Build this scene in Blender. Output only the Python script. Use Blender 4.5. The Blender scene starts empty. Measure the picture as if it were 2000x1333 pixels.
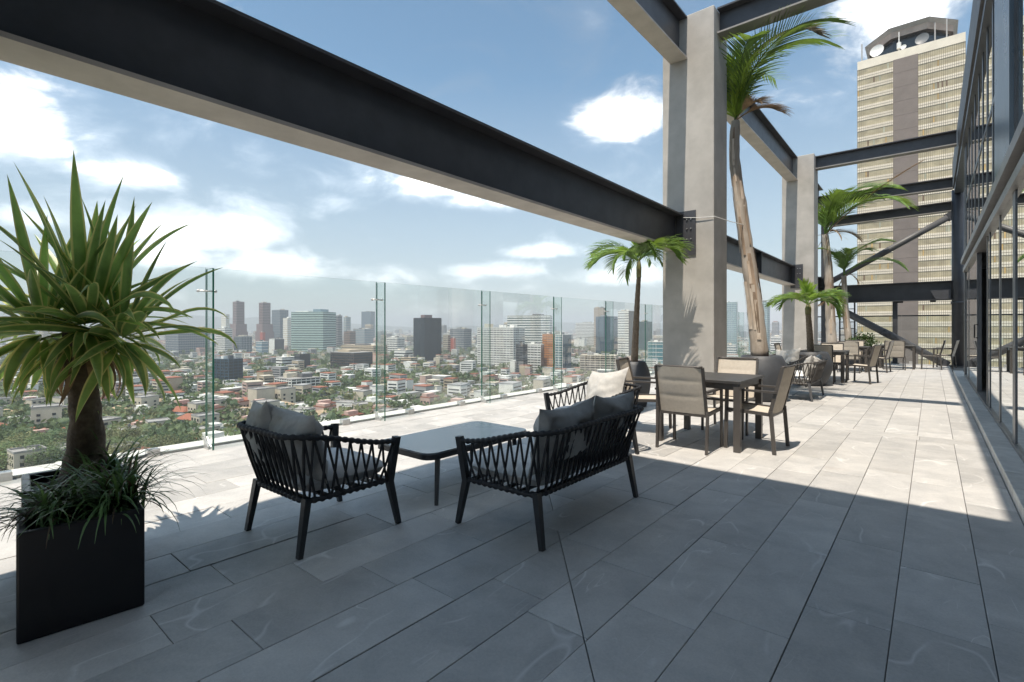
import bpy, math, random
from mathutils import Vector, Matrix, noise as mnoise
R = math.radians
random.seed(7)
scene = bpy.context.scene
COL = scene.collection

# ------------------------------------------------------------------ camera, sky, sun, exposure
F_PX, CAM_H, V_H = 980.0, 1.3, 641.0
YAW = math.atan2(820, F_PX)
CY, SY = math.cos(YAW), math.sin(YAW)
cam = bpy.data.cameras.new('Camera'); cam_o = bpy.data.objects.new('Camera', cam); COL.objects.link(cam_o)
cam.sensor_width = 36; cam.lens = F_PX / 2000 * 36; cam.shift_y = -(666.5 - V_H) / 2000
cam.clip_start = 0.05; cam.clip_end = 40000
cam_o.location = (0, 0, CAM_H); cam_o.rotation_euler = (R(90), 0, YAW)
scene.camera = cam_o

SUN = Vector((0.022, -0.388, 1.0)).normalized()      # direction to the sun
sun = bpy.data.lights.new('Sun', 'SUN'); sun.energy = 2.05; sun.angle = R(0.53); sun.color = (1.0, 0.90, 0.77)
sun_o = bpy.data.objects.new('Sun', sun); COL.objects.link(sun_o)
sun_o.rotation_euler = SUN.to_track_quat('Z', 'Y').to_euler(); sun_o.location = (5, -20, 60)

world = bpy.data.worlds.new('World'); scene.world = world; world.use_nodes = True
def make_world():
    nt = world.node_tree; nt.nodes.clear(); N = nt.nodes; L = nt.links
    def mth(op, a, b=None, c=None, clamp=False):
        n = N.new('ShaderNodeMath'); n.operation = op; n.use_clamp = clamp
        for i, v in enumerate((a, b, c)):
            if v is None: continue
            if isinstance(v, (int, float)): n.inputs[i].default_value = v
            else: L.new(v, n.inputs[i])
        return n.outputs[0]
    sky = N.new('ShaderNodeTexSky'); sky.sky_type = 'NISHITA'; sky.sun_disc = False
    sky.sun_elevation = math.asin(SUN.z); sky.sun_rotation = math.atan2(SUN.x, SUN.y)
    sky.altitude = 2300; sky.air_density = 1.2; sky.dust_density = 2.5; sky.ozone_density = 1.0
    tc = N.new('ShaderNodeTexCoord'); sep = N.new('ShaderNodeSeparateXYZ'); L.new(tc.outputs['Generated'], sep.inputs[0])
    az = mth('ARCTAN2', sep.outputs[0], sep.outputs[1]); el = mth('ARCSINE', sep.outputs[2])
    # cloud texture, laid out on azimuth / elevation and flattened towards the horizon
    cmb = N.new('ShaderNodeCombineXYZ'); L.new(mth('MULTIPLY', az, 1.0), cmb.inputs[0]); L.new(mth('MULTIPLY', el, 1.75), cmb.inputs[1])
    cmb.inputs[2].default_value = 3.7
    def fbm(scale, det, rough, dist=0.0, off=(0, 0, 0)):
        mp = N.new('ShaderNodeMapping'); L.new(cmb.outputs[0], mp.inputs[0]); mp.inputs['Location'].default_value = off
        n = N.new('ShaderNodeTexNoise'); L.new(mp.outputs[0], n.inputs['Vector'])
        n.inputs['Scale'].default_value = scale; n.inputs['Detail'].default_value = det
        n.inputs['Roughness'].default_value = rough; n.inputs['Distortion'].default_value = dist
        return n.outputs['Fac']
    n1 = fbm(7.0, 9, 0.62, 0.35); n2 = fbm(2.1, 3, 0.5, 0.2, (4, 2, 1)); n3 = fbm(3.0, 6, 0.6, 0.9, (9, 1, 3))
    # cumulus heaps seen in the photograph: azimuth, elevation, half widths, weight
    blobs = [(20, 235, 120, 85, 1.0), (110, 290, 60, 30, .7), (245, 345, 110, 38, 1.0), (430, 452, 150, 58, 1.0), (560, 520, 170, 40, .85), (330, 505, 120, 30, .8),
             (810, 362, 135, 44, 1.0), (950, 395, 130, 26, .8), (1210, 240, 115, 48, 1.0), (1115, 245, 40, 22, .5), (1065, 492, 95, 20, .9),
             (1240, 400, 60, 20, .5), (960, 530, 140, 24, .7), (1180, 540, 140, 24, .6), (780, 540, 120, 30, .6), (1740, 40, 190, 90, .8), (1640, 120, 60, 40, .5),
             (660, 400, 60, 25, .35), (60, 430, 90, 30, .6)]
    rb = random.Random(31); more = []
    while len(more) < 24:            # similar heaps added round the unseen sky to raise the fill light
        a0 = rb.uniform(-2.95, 2.95); e0 = rb.uniform(0.10, 1.05)
        if abs(a0 + YAW) > 1.0 or e0 > 0.75: more.append((a0, e0, rb.uniform(0.18, 0.36) / max(0.35, math.cos(e0)), rb.uniform(0.08, 0.16), rb.uniform(0.7, 1.0)))
    tot = None
    allb = []
    for (u, v, su, sv, w) in blobs:
        x = (u - 1000) / F_PX; k = math.cos(math.atan(x)); allb.append((math.atan(x) - YAW, math.atan((V_H - v) / F_PX * k), su / F_PX * k * k, sv / F_PX * k, w))
    for (a0, e0, sa, se, w) in allb + more:
        dx = mth('DIVIDE', mth('SUBTRACT', az, a0), sa); dy = mth('DIVIDE', mth('SUBTRACT', el, e0), se)
        # flat-bottomed: falls off faster below
        dy = mth('MULTIPLY', dy, mth('ADD', 1.0, mth('MULTIPLY', mth('LESS_THAN', dy, 0.0), 0.45)))
        g = mth('MULTIPLY', mth('EXPONENT', mth('MULTIPLY', mth('ADD', mth('MULTIPLY', dx, dx), mth('MULTIPLY', dy, dy)), -0.9)), w)
        tot = g if tot is None else mth('MAXIMUM', tot, g)
    base = mth('ADD', mth('MULTIPLY', n1, 0.75), mth('MULTIPLY', n2, 0.40))
    dens = mth('ADD', base, mth('MULTIPLY', tot, 0.40))
    mr = N.new('ShaderNodeMapRange'); mr.interpolation_type = 'SMOOTHSTEP'; L.new(dens, mr.inputs[0])
    mr.inputs[1].default_value = 0.63; mr.inputs[2].default_value = 1.02
    wisp = N.new('ShaderNodeMapRange'); wisp.interpolation_type = 'SMOOTHSTEP'; L.new(n3, wisp.inputs[0])
    wisp.inputs[1].default_value = 0.45; wisp.inputs[2].default_value = 0.85; wisp.inputs[4].default_value = 0.30
    low = N.new('ShaderNodeMapRange'); L.new(el, low.inputs[0])          # pale air low in the sky
    low.inputs[1].default_value = 0.0; low.inputs[2].default_value = 0.46; low.inputs[3].default_value = 0.80; low.inputs[4].default_value = 0.02
    fac = mth('MAXIMUM', mth('MAXIMUM', mr.outputs[0], wisp.outputs[0]), low.outputs[0], clamp=True)
    # cloud brightness: a little greyer where thick / low
    sh = N.new('ShaderNodeMapRange'); L.new(mth('SUBTRACT', dens, mth('MULTIPLY', n1, 0.4)), sh.inputs[0])
    sh.inputs[1].default_value = 0.4; sh.inputs[2].default_value = 0.9; sh.inputs[3].default_value = 0.86; sh.inputs[4].default_value = 1.0
    ccol = N.new('ShaderNodeMix'); ccol.data_type = 'RGBA'; ccol.inputs['A'].default_value = (1.50, 1.54, 1.57, 1); ccol.inputs['B'].default_value = (7.2, 7.15, 7.05, 1)
    L.new(mr.outputs[0], ccol.inputs['Factor'])
    cm = N.new('ShaderNodeVectorMath'); cm.operation = 'SCALE'; L.new(ccol.outputs['Result'], cm.inputs[0]); L.new(sh.outputs[0], cm.inputs['Scale'])
    mix = N.new('ShaderNodeMix'); mix.data_type = 'RGBA'; L.new(fac, mix.inputs['Factor']); tint = N.new('ShaderNodeMix'); tint.data_type = 'RGBA'; tint.blend_type = 'MULTIPLY'; tint.inputs['Factor'].default_value = 1; L.new(sky.outputs[0], tint.inputs['A']); tint.inputs['B'].default_value = (0.335, 0.415, 0.385, 1); L.new(tint.outputs['Result'], mix.inputs['A']); L.new(cm.outputs[0], mix.inputs['B'])
    bg = N.new('ShaderNodeBackground'); bg.inputs['Strength'].default_value = 0.15; L.new(mix.outputs['Result'], bg.inputs['Color'])
    out = N.new('ShaderNodeOutputWorld'); L.new(bg.outputs[0], out.inputs[0])
make_world()
vs = scene.view_settings; vs.view_transform = 'Standard'; vs.look = 'None'; vs.gamma = 1; vs.use_curve_mapping = False; vs.exposure = 1.66
scene.render.engine = 'CYCLES'
cy = scene.cycles; cy.use_denoising = True; cy.max_bounces = 8; cy.transparent_max_bounces = 24; cy.volume_bounces = 0; cy.sample_clamp_indirect = 6
cy.caustics_reflective = False; cy.caustics_refractive = False

# ------------------------------------------------------------------ picture point -> place (the ground, a wall or a known depth gives the distance)
def ray(u, v):
    d = (u - 1000) / F_PX
    return Vector((d * CY - SY, d * SY + CY, -(v - V_H) / F_PX))
def on_z(u, v, z=0.0):
    r = ray(u, v); t = (z - CAM_H) / r.z; return Vector((r.x * t, r.y * t, z))
def on_x(u, v, X):
    r = ray(u, v); t = X / r.x; return Vector((X, r.y * t, CAM_H + r.z * t))
def on_y(u, v, Y):
    r = ray(u, v); t = Y / r.y; return Vector((r.x * t, Y, CAM_H + r.z * t))

# ------------------------------------------------------------------ mesh helpers
class MB:
    def __init__(s): s.v = []; s.f = []; s.m = []; s.uv = None
    def poly(s, pts, m=0):
        k = len(s.v); s.v += [tuple(p) for p in pts]; s.f.append(tuple(range(k, k + len(pts)))); s.m.append(m)
    def add(s, vs, fs, m=0):
        k = len(s.v); s.v += [tuple(p) for p in vs]; s.f += [tuple(i + k for i in f) for f in fs]; s.m += [m] * len(fs)
    def box(s, x0, x1, y0, y1, z0, z1, m=0, mat=None):
        vs = [Vector((x, y, z)) for z in (z0, z1) for y in (y0, y1) for x in (x0, x1)]
        if mat is not None: vs = [mat @ p for p in vs]
        s.add(vs, [(0, 2, 3, 1), (4, 5, 7, 6), (0, 1, 5, 4), (2, 6, 7, 3), (0, 4, 6, 2), (1, 3, 7, 5)], m)
    def bar(s, a, b, w, h, m=0, up=Vector((0, 0, 1)), w2=None, h2=None):
        """bar of rectangular section from a to b; w across, h along 'up'"""
        a = Vector(a); b = Vector(b); d = (b - a).normalized(); x = d.cross(up)
        if x.length < 1e-4: x = d.cross(Vector((0, 1, 0)))
        x.normalize(); y = x.cross(d).normalized(); w2 = w2 or w; h2 = h2 or h
        vs = []
        for p, ww, hh in ((a, w, h), (b, w2, h2)):
            for sx, sy in ((-1, -1), (1, -1), (1, 1), (-1, 1)): vs.append(p + x * (sx * ww / 2) + y * (sy * hh / 2))
        s.add(vs, [(0, 3, 2, 1), (4, 5, 6, 7), (0, 1, 5, 4), (1, 2, 6, 5), (2, 3, 7, 6), (3, 0, 4, 7)], m)
    def tube(s, pts, r, n=8, m=0, cap=True):
        pts = [Vector(p) for p in pts]; rs = r if isinstance(r, (list, tuple)) else [r] * len(pts)
        k = len(s.v); prev = None
        for i, p in enumerate(pts):
            d = (pts[min(i + 1, len(pts) - 1)] - pts[max(i - 1, 0)]).normalized()
            if prev is None:
                x = d.cross(Vector((0, 0, 1)))
                if x.length < 1e-3: x = d.cross(Vector((0, 1, 0)))
            else: x = prev - d * prev.dot(d)
            x.normalize(); prev = x; y = d.cross(x)
            for j in range(n):
                a = 2 * math.pi * j / n; s.v.append(tuple(p + x * (math.cos(a) * rs[i]) + y * (math.sin(a) * rs[i])))
        for i in range(len(pts) - 1):
            for j in range(n):
                a, b = k + i * n + j, k + i * n + (j + 1) % n; s.f.append((a, b, b + n, a + n)); s.m.append(m)
        if cap:
            s.f.append(tuple(k + j for j in reversed(range(n)))); s.m.append(m)
            e = k + (len(pts) - 1) * n; s.f.append(tuple(e + j for j in range(n))); s.m.append(m)
    def lathe(s, prof, n=32, m=0, c=(0, 0)):
        k = len(s.v)
        for r, z in prof:
            for j in range(n):
                a = 2 * math.pi * j / n; s.v.append((c[0] + r * math.cos(a), c[1] + r * math.sin(a), z))
        for i in range(len(prof) - 1):
            for j in range(n):
                a, b = k + i * n + j, k + i * n + (j + 1) % n; s.f.append((a, b, b + n, a + n)); s.m.append(m)
    def grid(s, fn, nu, nv, m=0, closed=False):
        k = len(s.v)
        for i in range(nu + 1):
            for j in range(nv + 1): s.v.append(tuple(fn(i / nu, j / nv)))
        for i in range(nu):
            for j in range(nv):
                a = k + i * (nv + 1) + j; s.f.append((a, a + nv + 1, a + nv + 2, a + 1)); s.m.append(m)
    def prism(s, poly, z0, z1, inset=0.0, m=0):
        """polygon (counter-clockwise) extruded, its upper edge chamfered by inset"""
        n = len(poly); c = sum((Vector(p) for p in poly), Vector((0, 0))) / n
        top = []
        for i in range(n):
            p = Vector(poly[i]); a = (Vector(poly[i - 1]) - p).normalized(); b = (Vector(poly[(i + 1) % n]) - p).normalized()
            top.append(p + (a + b) * inset)
        vs = [(p[0], p[1], z0) for p in poly] + [(p[0], p[1], z1 - inset) for p in poly] + [(p[0], p[1], z1) for p in top]
        fs = [tuple(range(2 * n, 3 * n))]
        for i in range(n):
            j = (i + 1) % n; fs += [(i, j, n + j, n + i), (n + i, n + j, 2 * n + j, 2 * n + i)]
        s.add(vs, fs, m)
    def mesh(s, name, mats, smooth=False):
        me = bpy.data.meshes.new(name); me.from_pydata(s.v, [], s.f)
        for mt in (mats if isinstance(mats, (list, tuple)) else [mats]): me.materials.append(mt)
        if any(s.m): me.polygons.foreach_set('material_index', s.m)
        if smooth: me.polygons.foreach_set('use_smooth', [True] * len(me.polygons))
        if s.uv:
            ul = me.uv_layers.new(name='UVMap')
            for lp in me.loops: ul.data[lp.index].uv = s.uv[lp.vertex_index]
        me.update(); return me
    def build(s, name, mats, parent=None, smooth=False, loc=None):
        return link(name, s.mesh(name, mats, smooth), parent, loc)
def link(name, me, parent=None, loc=None, rot=None):
    o = bpy.data.objects.new(name, me); COL.objects.link(o); o.parent = parent
    if loc is not None: o.location = loc
    if rot is not None: o.rotation_euler = rot
    return o
def tag(o, label=None, cat=None, group=None, kind=None):
    if label: o['label'] = label
    if cat: o['category'] = cat
    if group: o['group'] = group
    if kind: o['kind'] = kind
    return o
def thing(name, label, cat, loc=(0, 0, 0), rz=0.0, group=None):
    o = bpy.data.objects.new(name, None); COL.objects.link(o); o.location = loc; o.rotation_euler = (0, 0, rz)
    o.empty_display_size = 0.1
    return tag(o, label, cat, group)
def copy_tree(o, parent=None):
    c = o.copy(); COL.objects.link(c); c.parent = parent
    for ch in list(o.children): copy_tree(ch, c)
    return c
def one(name, mats, fn, parent=None, smooth=False):
    b = MB(); fn(b); return b.build(name, mats, parent, smooth)
def boxpart(name, mat, parent, x0, x1, y0, y1, z0, z1):
    b = MB(); b.box(x0, x1, y0, y1, z0, z1); return b.build(name, mat, parent)

# ------------------------------------------------------------------ materials
def lin(c): return tuple((x / 12.92 if x <= 0.04045 else ((x + 0.055) / 1.055) ** 2.4) for x in c)
def mat(name, col, rough=0.6, var=0.15, scale=8.0, bump=0.0, bscale=None, metal=0.0, spec=0.5, col2=None, rnd=0.0, transl=0.0, coat=0.0, detail=6, stretch=None):
    m = bpy.data.materials.new(name); m.use_nodes = True; nt = m.node_tree; N = nt.nodes; L = nt.links
    p = N['Principled BSDF']; p.inputs['Roughness'].default_value = rough; p.inputs['Metallic'].default_value = metal
    p.inputs['Specular IOR Level'].default_value = spec; p.inputs['Coat Weight'].default_value = coat
    tc = N.new('ShaderNodeTexCoord'); oi = N.new('ShaderNodeObjectInfo')
    vec = tc.outputs['Object']
    ad = N.new('ShaderNodeVectorMath'); ad.operation = 'MULTIPLY_ADD'; L.new(oi.outputs['Random'], ad.inputs[0]); ad.inputs[1].default_value = (37, 53, 71); L.new(vec, ad.inputs[2]); vec = ad.outputs[0]
    if stretch:
        mp = N.new('ShaderNodeMapping'); mp.inputs['Scale'].default_value = stretch; L.new(vec, mp.inputs[0]); vec = mp.outputs[0]
    nz = N.new('ShaderNodeTexNoise'); nz.inputs['Scale'].default_value = scale; nz.inputs['Detail'].default_value = detail; nz.inputs['Roughness'].default_value = 0.6; L.new(vec, nz.inputs['Vector'])
    mx = N.new('ShaderNodeMix'); mx.data_type = 'RGBA'
    c2 = col2 if col2 else tuple(x * (1 - var) for x in col); c1 = col if col2 else tuple(min(1, x * (1 + var)) for x in col)
    mr = N.new('ShaderNodeMapRange'); L.new(nz.outputs['Fac'], mr.inputs[0]); mr.inputs[1].default_value = 0.32; mr.inputs[2].default_value = 0.68
    L.new(mr.outputs[0], mx.inputs['Factor']); mx.inputs['A'].default_value = (*c1, 1); mx.inputs['B'].default_value = (*c2, 1)
    colo = mx.outputs['Result']
    if rnd:
        hs = N.new('ShaderNodeHueSaturation'); L.new(colo, hs.inputs['Color'])
        r2 = N.new('ShaderNodeMapRange'); L.new(oi.outputs['Random'], r2.inputs[0]); r2.inputs[3].default_value = 1 - rnd; r2.inputs[4].default_value = 1 + rnd
        L.new(r2.outputs[0], hs.inputs['Value']); colo = hs.outputs['Color']
    L.new(colo, p.inputs['Base Color'])
    rr = N.new('ShaderNodeMapRange'); L.new(nz.outputs['Fac'], rr.inputs[0]); rr.inputs[3].default_value = max(0.02, rough * 0.85); rr.inputs[4].default_value = min(1, rough * 1.15); L.new(rr.outputs[0], p.inputs['Roughness'])
    if bump:
        nb = N.new('ShaderNodeTexNoise'); nb.inputs['Scale'].default_value = bscale or scale * 6; nb.inputs['Detail'].default_value = 4; L.new(vec, nb.inputs['Vector'])
        bp = N.new('ShaderNodeBump'); bp.inputs['Strength'].default_value = bump; bp.inputs['Distance'].default_value = 0.01; L.new(nb.outputs['Fac'], bp.inputs['Height']); L.new(bp.outputs[0], p.inputs['Normal'])
    if transl:
        tr = N.new('ShaderNodeBsdfTranslucent'); ms = N.new('ShaderNodeMixShader'); ms.inputs[0].default_value = transl
        hs2 = N.new('ShaderNodeHueSaturation'); hs2.inputs['Value'].default_value = 1.5; hs2.inputs['Hue'].default_value = 0.475; hs2.inputs['Saturation'].default_value = 1.1; L.new(colo, hs2.inputs['Color']); L.new(hs2.outputs[0], tr.inputs[0])
        L.new(p.outputs[0], ms.inputs[1]); L.new(tr.outputs[0], ms.inputs[2]); L.new(ms.outputs[0], N['Material Output'].inputs[0])
    return m
def glass_mat(name, tint, refl=1.0, rough=0.0, ior=1.5):
    """thin sheet of glass: clear with a tint, mirror-like by Fresnel"""
    m = bpy.data.materials.new(name); m.use_nodes = True; nt = m.node_tree; N = nt.nodes; L = nt.links; N.remove(N['Principled BSDF'])
    t = N.new('ShaderNodeBsdfTransparent'); t.inputs[0].default_value = (*tint, 1)
    g = N.new('ShaderNodeBsdfGlossy'); g.inputs['Roughness'].default_value = rough; g.inputs[0].default_value = (0.95, 0.97, 0.97, 1)
    fr = N.new('ShaderNodeFresnel'); fr.inputs[0].default_value = ior
    mu = N.new('ShaderNodeMath'); mu.operation = 'MULTIPLY'; mu.inputs[1].default_value = refl; mu.use_clamp = True; L.new(fr.outputs[0], mu.inputs[0])
    ms = N.new('ShaderNodeMixShader'); L.new(mu.outputs[0], ms.inputs[0]); L.new(t.outputs[0], ms.inputs[1]); L.new(g.outputs[0], ms.inputs[2]); L.new(ms.outputs[0], N['Material Output'].inputs[0])
    return m
def stone_mat(name, dark, light, vein):
    m = bpy.data.materials.new(name); m.use_nodes = True; nt = m.node_tree; N = nt.nodes; L = nt.links; p = N['Principled BSDF']
    tc = N.new('ShaderNodeTexCoord'); oi = N.new('ShaderNodeObjectInfo')
    ad = N.new('ShaderNodeVectorMath'); ad.operation = 'MULTIPLY_ADD'; L.new(oi.outputs['Random'], ad.inputs[0]); ad.inputs[1].default_value = (31, 47, 13); L.new(tc.outputs['Object'], ad.inputs[2])
    def nz(scale, det, rough=0.55, dist=0.0, vec=None):
        n = N.new('ShaderNodeTexNoise'); n.inputs['Scale'].default_value = scale; n.inputs['Detail'].default_value = det; n.inputs['Roughness'].default_value = rough; n.inputs['Distortion'].default_value = dist
        L.new(vec or ad.outputs[0], n.inputs['Vector']); return n.outputs['Fac']
    def mp(x, a, b, c=0.0, d=1.0):
        n = N.new('ShaderNodeMapRange'); L.new(x, n.inputs[0]); n.inputs[1].default_value = a; n.inputs[2].default_value = b; n.inputs[3].default_value = c; n.inputs[4].default_value = d; return n.outputs[0]
    def mt(op, a, b):
        n = N.new('ShaderNodeMath'); n.operation = op
        for i, v in enumerate((a, b)):
            if isinstance(v, (int, float)): n.inputs[i].default_value = v
            else: L.new(v, n.inputs[i])
        return n.outputs[0]
    cloud = nz(3.2, 5, 0.6, 0.5); fine = nz(90, 3, 0.7); spots = nz(28, 4, 0.7)
    mx = N.new('ShaderNodeMix'); mx.data_type = 'RGBA'; L.new(mp(mt('ADD', mt('MULTIPLY', cloud, 0.65), mt('MULTIPLY', fine, 0.35)), 0.34, 0.66), mx.inputs['Factor'])
    mx.inputs['A'].default_value = (*dark, 1); mx.inputs['B'].default_value = (*light, 1)
    # veins: thin ridges of a stretched, warped noise, only in some places
    mpp = N.new('ShaderNodeMapping'); mpp.inputs['Scale'].default_value = (1.6, 0.75, 1); mpp.inputs['Rotation'].default_value = (0, 0, 0.9); L.new(ad.outputs[0], mpp.inputs[0])
    va = nz(1.9, 1.5, 0.4, 0.12, mpp.outputs[0]); ridge = mt('ABSOLUTE', mt('SUBTRACT', va, 0.5), 0.0)
    r1 = mp(ridge, 0.0, 0.011, 1.0, 0.0); vmask = mp(nz(2.3, 2, 0.5, 0.0), 0.50, 0.60)
    mpq = N.new('ShaderNodeMapping'); mpq.inputs['Scale'].default_value = (3.4, 0.6, 1); mpq.inputs['Rotation'].default_value = (0, 0, -0.5); L.new(ad.outputs[0], mpq.inputs[0])
    vb = nz(2.2, 1, 0.4, 0.08, mpq.outputs[0]); r2 = mt('MULTIPLY', mp(mt('ABSOLUTE', mt('SUBTRACT', vb, 0.52), 0.0), 0.0, 0.005, 1.0, 0.0), mp(nz(3.1, 2), 0.56, 0.66))
    vf = mt('MULTIPLY', mt('MAXIMUM', mt('MULTIPLY', r1, vmask), r2), 0.55)
    mv = N.new('ShaderNodeMix'); mv.data_type = 'RGBA'; L.new(vf, mv.inputs['Factor']); L.new(mx.outputs['Result'], mv.inputs['A']); mv.inputs['B'].default_value = (*vein, 1)
    # faint rusty stains
    st = mt('MULTIPLY', mp(nz(1.4, 4, 0.6), 0.60, 0.74), 0.28)
    ms = N.new('ShaderNodeMix'); ms.data_type = 'RGBA'; L.new(st, ms.inputs['Factor']); L.new(mv.outputs['Result'], ms.inputs['A']); ms.inputs['B'].default_value = (0.25, 0.205, 0.17, 1)
    hs = N.new('ShaderNodeHueSaturation'); L.new(ms.outputs['Result'], hs.inputs['Color']); L.new(mp(oi.outputs['Random'], 0, 1, 0.82, 1.08), hs.inputs['Value'])
    L.new(hs.outputs[0], p.inputs['Base Color']); L.new(mp(spots, 0.3, 0.7, 0.42, 0.68), p.inputs['Roughness']); p.inputs['Specular IOR Level'].default_value = 0.4
    bp = N.new('ShaderNodeBump'); bp.inputs['Strength'].default_value = 0.25; bp.inputs['Distance'].default_value = 0.004; L.new(mt('ADD', fine, mt('MULTIPLY', spots, 0.8)), bp.inputs['Height']); L.new(bp.outputs[0], p.inputs['Normal'])
    return m

M = {}
M['paver'] = stone_mat('grey paving stone', (0.385, 0.382, 0.375), (0.575, 0.56, 0.535), (0.80, 0.79, 0.77))
M['joint'] = mat('dark joint grout', (0.13, 0.126, 0.12), 0.9, 0.3, 20)
M['kerb'] = mat('pale stone kerb', (0.50, 0.50, 0.48), 0.6, 0.12, 9, 0.15, rnd=0.08)
M['ledge'] = mat('white painted ledge', (0.66, 0.65, 0.62), 0.7, 0.12, 5, 0.1)
M['concrete'] = mat('grey rendered concrete', (0.42, 0.40, 0.37), 0.75, 0.14, 2.2, 0.12, 60)
M['steel'] = mat('charcoal painted steel', (0.058, 0.060, 0.068), 0.42, 0.15, 3.5, 0.04, 40, spec=0.45)
M['steel_grey'] = mat('mid grey painted steel', (0.085, 0.086, 0.09), 0.5, 0.12, 3.5, 0.04, 40)
M['flange'] = mat('grey primed flange', (0.50, 0.455, 0.41), 0.6, 0.12, 3.0, 0.06, 40)
M['flange_x'] = mat('grey flange', (0.26, 0.25, 0.24), 0.55, 0.12, 3.0, 0.06, 40)
M['bolt'] = mat('galvanised bolt', (0.5, 0.5, 0.5), 0.4, 0.1, 9, metal=0.7)
M['slab'] = mat('dark roof soffit', (0.20, 0.20, 0.20), 0.8, 0.1, 4)
M['glass'] = glass_mat('balustrade glass', (0.945, 0.962, 0.957), 0.16)
M['glass_fin'] = glass_mat('glass fin', (0.93, 0.96, 0.95), 0.2)
M['glass_edge'] = mat('green glass edge', (0.03, 0.16, 0.115), 0.15, 0.1, 5)
M['window'] = glass_mat('facade glass', (0.34, 0.40, 0.42), 2.4, 0.0, 1.55)
M['metal_shoe'] = mat('brushed steel shoe', (0.55, 0.55, 0.54), 0.35, 0.1, 20, metal=0.6)
M['frame'] = mat('dark blue grey window frame', (0.085, 0.095, 0.11), 0.35, 0.12, 6, spec=0.5)
M['frame_lt'] = mat('grey aluminium frame', (0.22, 0.215, 0.21), 0.38, 0.1, 6, metal=0.4)
M['blue_panel'] = mat('blue grey metal cladding', (0.085, 0.125, 0.165), 0.28, 0.1, 1.5, spec=0.6)
M['white_wall'] = mat('white interior wall', (0.72, 0.71, 0.69), 0.7, 0.05, 3)
M['interior'] = mat('interior floor', (0.30, 0.27, 0.24), 0.5, 0.1, 3)
M['planter'] = mat('satin black planter', (0.011, 0.011, 0.013), 0.30, 0.15, 6, 0.03, 90, spec=0.35)
M['pot'] = mat('charcoal pot', (0.052, 0.056, 0.064), 0.55, 0.14, 5, 0.06, 70)
M['soil'] = mat('dark soil', (0.035, 0.026, 0.018), 0.95, 0.4, 30, 0.6, 60)
M['rope'] = mat('black flat rope', (0.017, 0.018, 0.021), 0.62, 0.2, 60, 0.25, 250, spec=0.4)
M['chair_frame'] = mat('anthracite powder coat', (0.020, 0.022, 0.025), 0.42, 0.15, 20, 0.05, 200)
M['cushion'] = mat('light grey cushion fabric', (0.72, 0.72, 0.71), 0.92, 0.06, 25, 0.35, 500, spec=0.2)
M['pillow'] = mat('grey pillow fabric', (0.42, 0.415, 0.40), 0.95, 0.10, 20, 0.35, 420, spec=0.15)
M['pillow_sunlit'] = mat('sunlit grey pillow fabric', (0.50, 0.485, 0.455), 0.95, 0.07, 20, 0.35, 420, spec=0.15)  # same fabric as the grey pillows, sunlight put into its paler colour
M['table_glass'] = mat('grey coated glass table top', (0.20, 0.225, 0.245), 0.20, 0.03, 1, spec=0.6, coat=0.3)
M['table_top'] = mat('anthracite table top', (0.050, 0.048, 0.047), 0.42, 0.12, 8, 0.05, 120)
M['alu_brown'] = mat('brown grey aluminium', (0.072, 0.065, 0.060), 0.42, 0.1, 12, 0.03, 200, spec=0.5)
M['sling'] = mat('beige mesh sling', (0.56, 0.505, 0.43), 0.85, 0.06, 30, 0.35, 600, spec=0.2)
M['sling_seam'] = mat('dark seam', (0.12, 0.105, 0.09), 0.9, 0.1, 30)
M['bark'] = mat('dark mottled bark', (0.085, 0.062, 0.045), 0.92, 0.5, 22, 0.7, 60, col2=(0.20, 0.155, 0.115))
M['palm_trunk'] = mat('ringed palm trunk', (0.24, 0.185, 0.135), 0.9, 0.3, 30, 0.5, 60, col2=(0.13, 0.10, 0.07))
M['palm_crownshaft'] = mat('green palm crownshaft', (0.12, 0.15, 0.05), 0.5, 0.3, 14, 0.1, col2=(0.20, 0.17, 0.08))
M['pale_trunk'] = mat('pale peeling trunk', (0.55, 0.495, 0.43), 0.9, 0.25, 4.5, 1.0, 20, col2=(0.28, 0.225, 0.175), stretch=(1, 1, 0.22))
M['husk'] = mat('pale peeling husk', (0.66, 0.60, 0.52), 0.9, 0.25, 7, 0.8, 30, col2=(0.42, 0.31, 0.22), rnd=0.15, stretch=(1, 1, 0.25))
M['husk_dark'] = mat('brown husk', (0.29, 0.215, 0.155), 0.9, 0.3, 7, 0.8, 30, rnd=0.2, stretch=(1, 1, 0.25))
M['frond'] = mat('green frond', (0.155, 0.265, 0.062), 0.42, 0.3, 6, 0.05, spec=0.5, rnd=0.25, transl=0.35)
M['frond_bright'] = mat('bright young frond', (0.25, 0.37, 0.065), 0.42, 0.25, 6, spec=0.5, rnd=0.2, transl=0.40)
M['frond_dry'] = mat('dry brown frond', (0.34, 0.245, 0.145), 0.8, 0.3, 8, rnd=0.2, transl=0.2)
M['frond_grey'] = mat('fading grey frond', (0.16, 0.145, 0.105), 0.75, 0.3, 8, rnd=0.2, transl=0.2)
M['grass'] = mat('dark green strap grass', (0.095, 0.18, 0.06), 0.38, 0.35, 10, spec=0.6, transl=0.2)
M['grass_brown'] = mat('browning strap grass', (0.085, 0.062, 0.035), 0.6, 0.35, 10, transl=0.15)
M['shrub'] = mat('shrub leaf', (0.055, 0.105, 0.028), 0.45, 0.4, 10, rnd=0.2, transl=0.3)
M['flower'] = mat('white flower', (0.75, 0.72, 0.66), 0.7, 0.1, 10)
M['cord'] = mat('white cord', (0.7, 0.7, 0.68), 0.8, 0.05, 10)
M['lamp'] = mat('black fixture', (0.02, 0.02, 0.02), 0.5, 0.1, 10)
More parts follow.
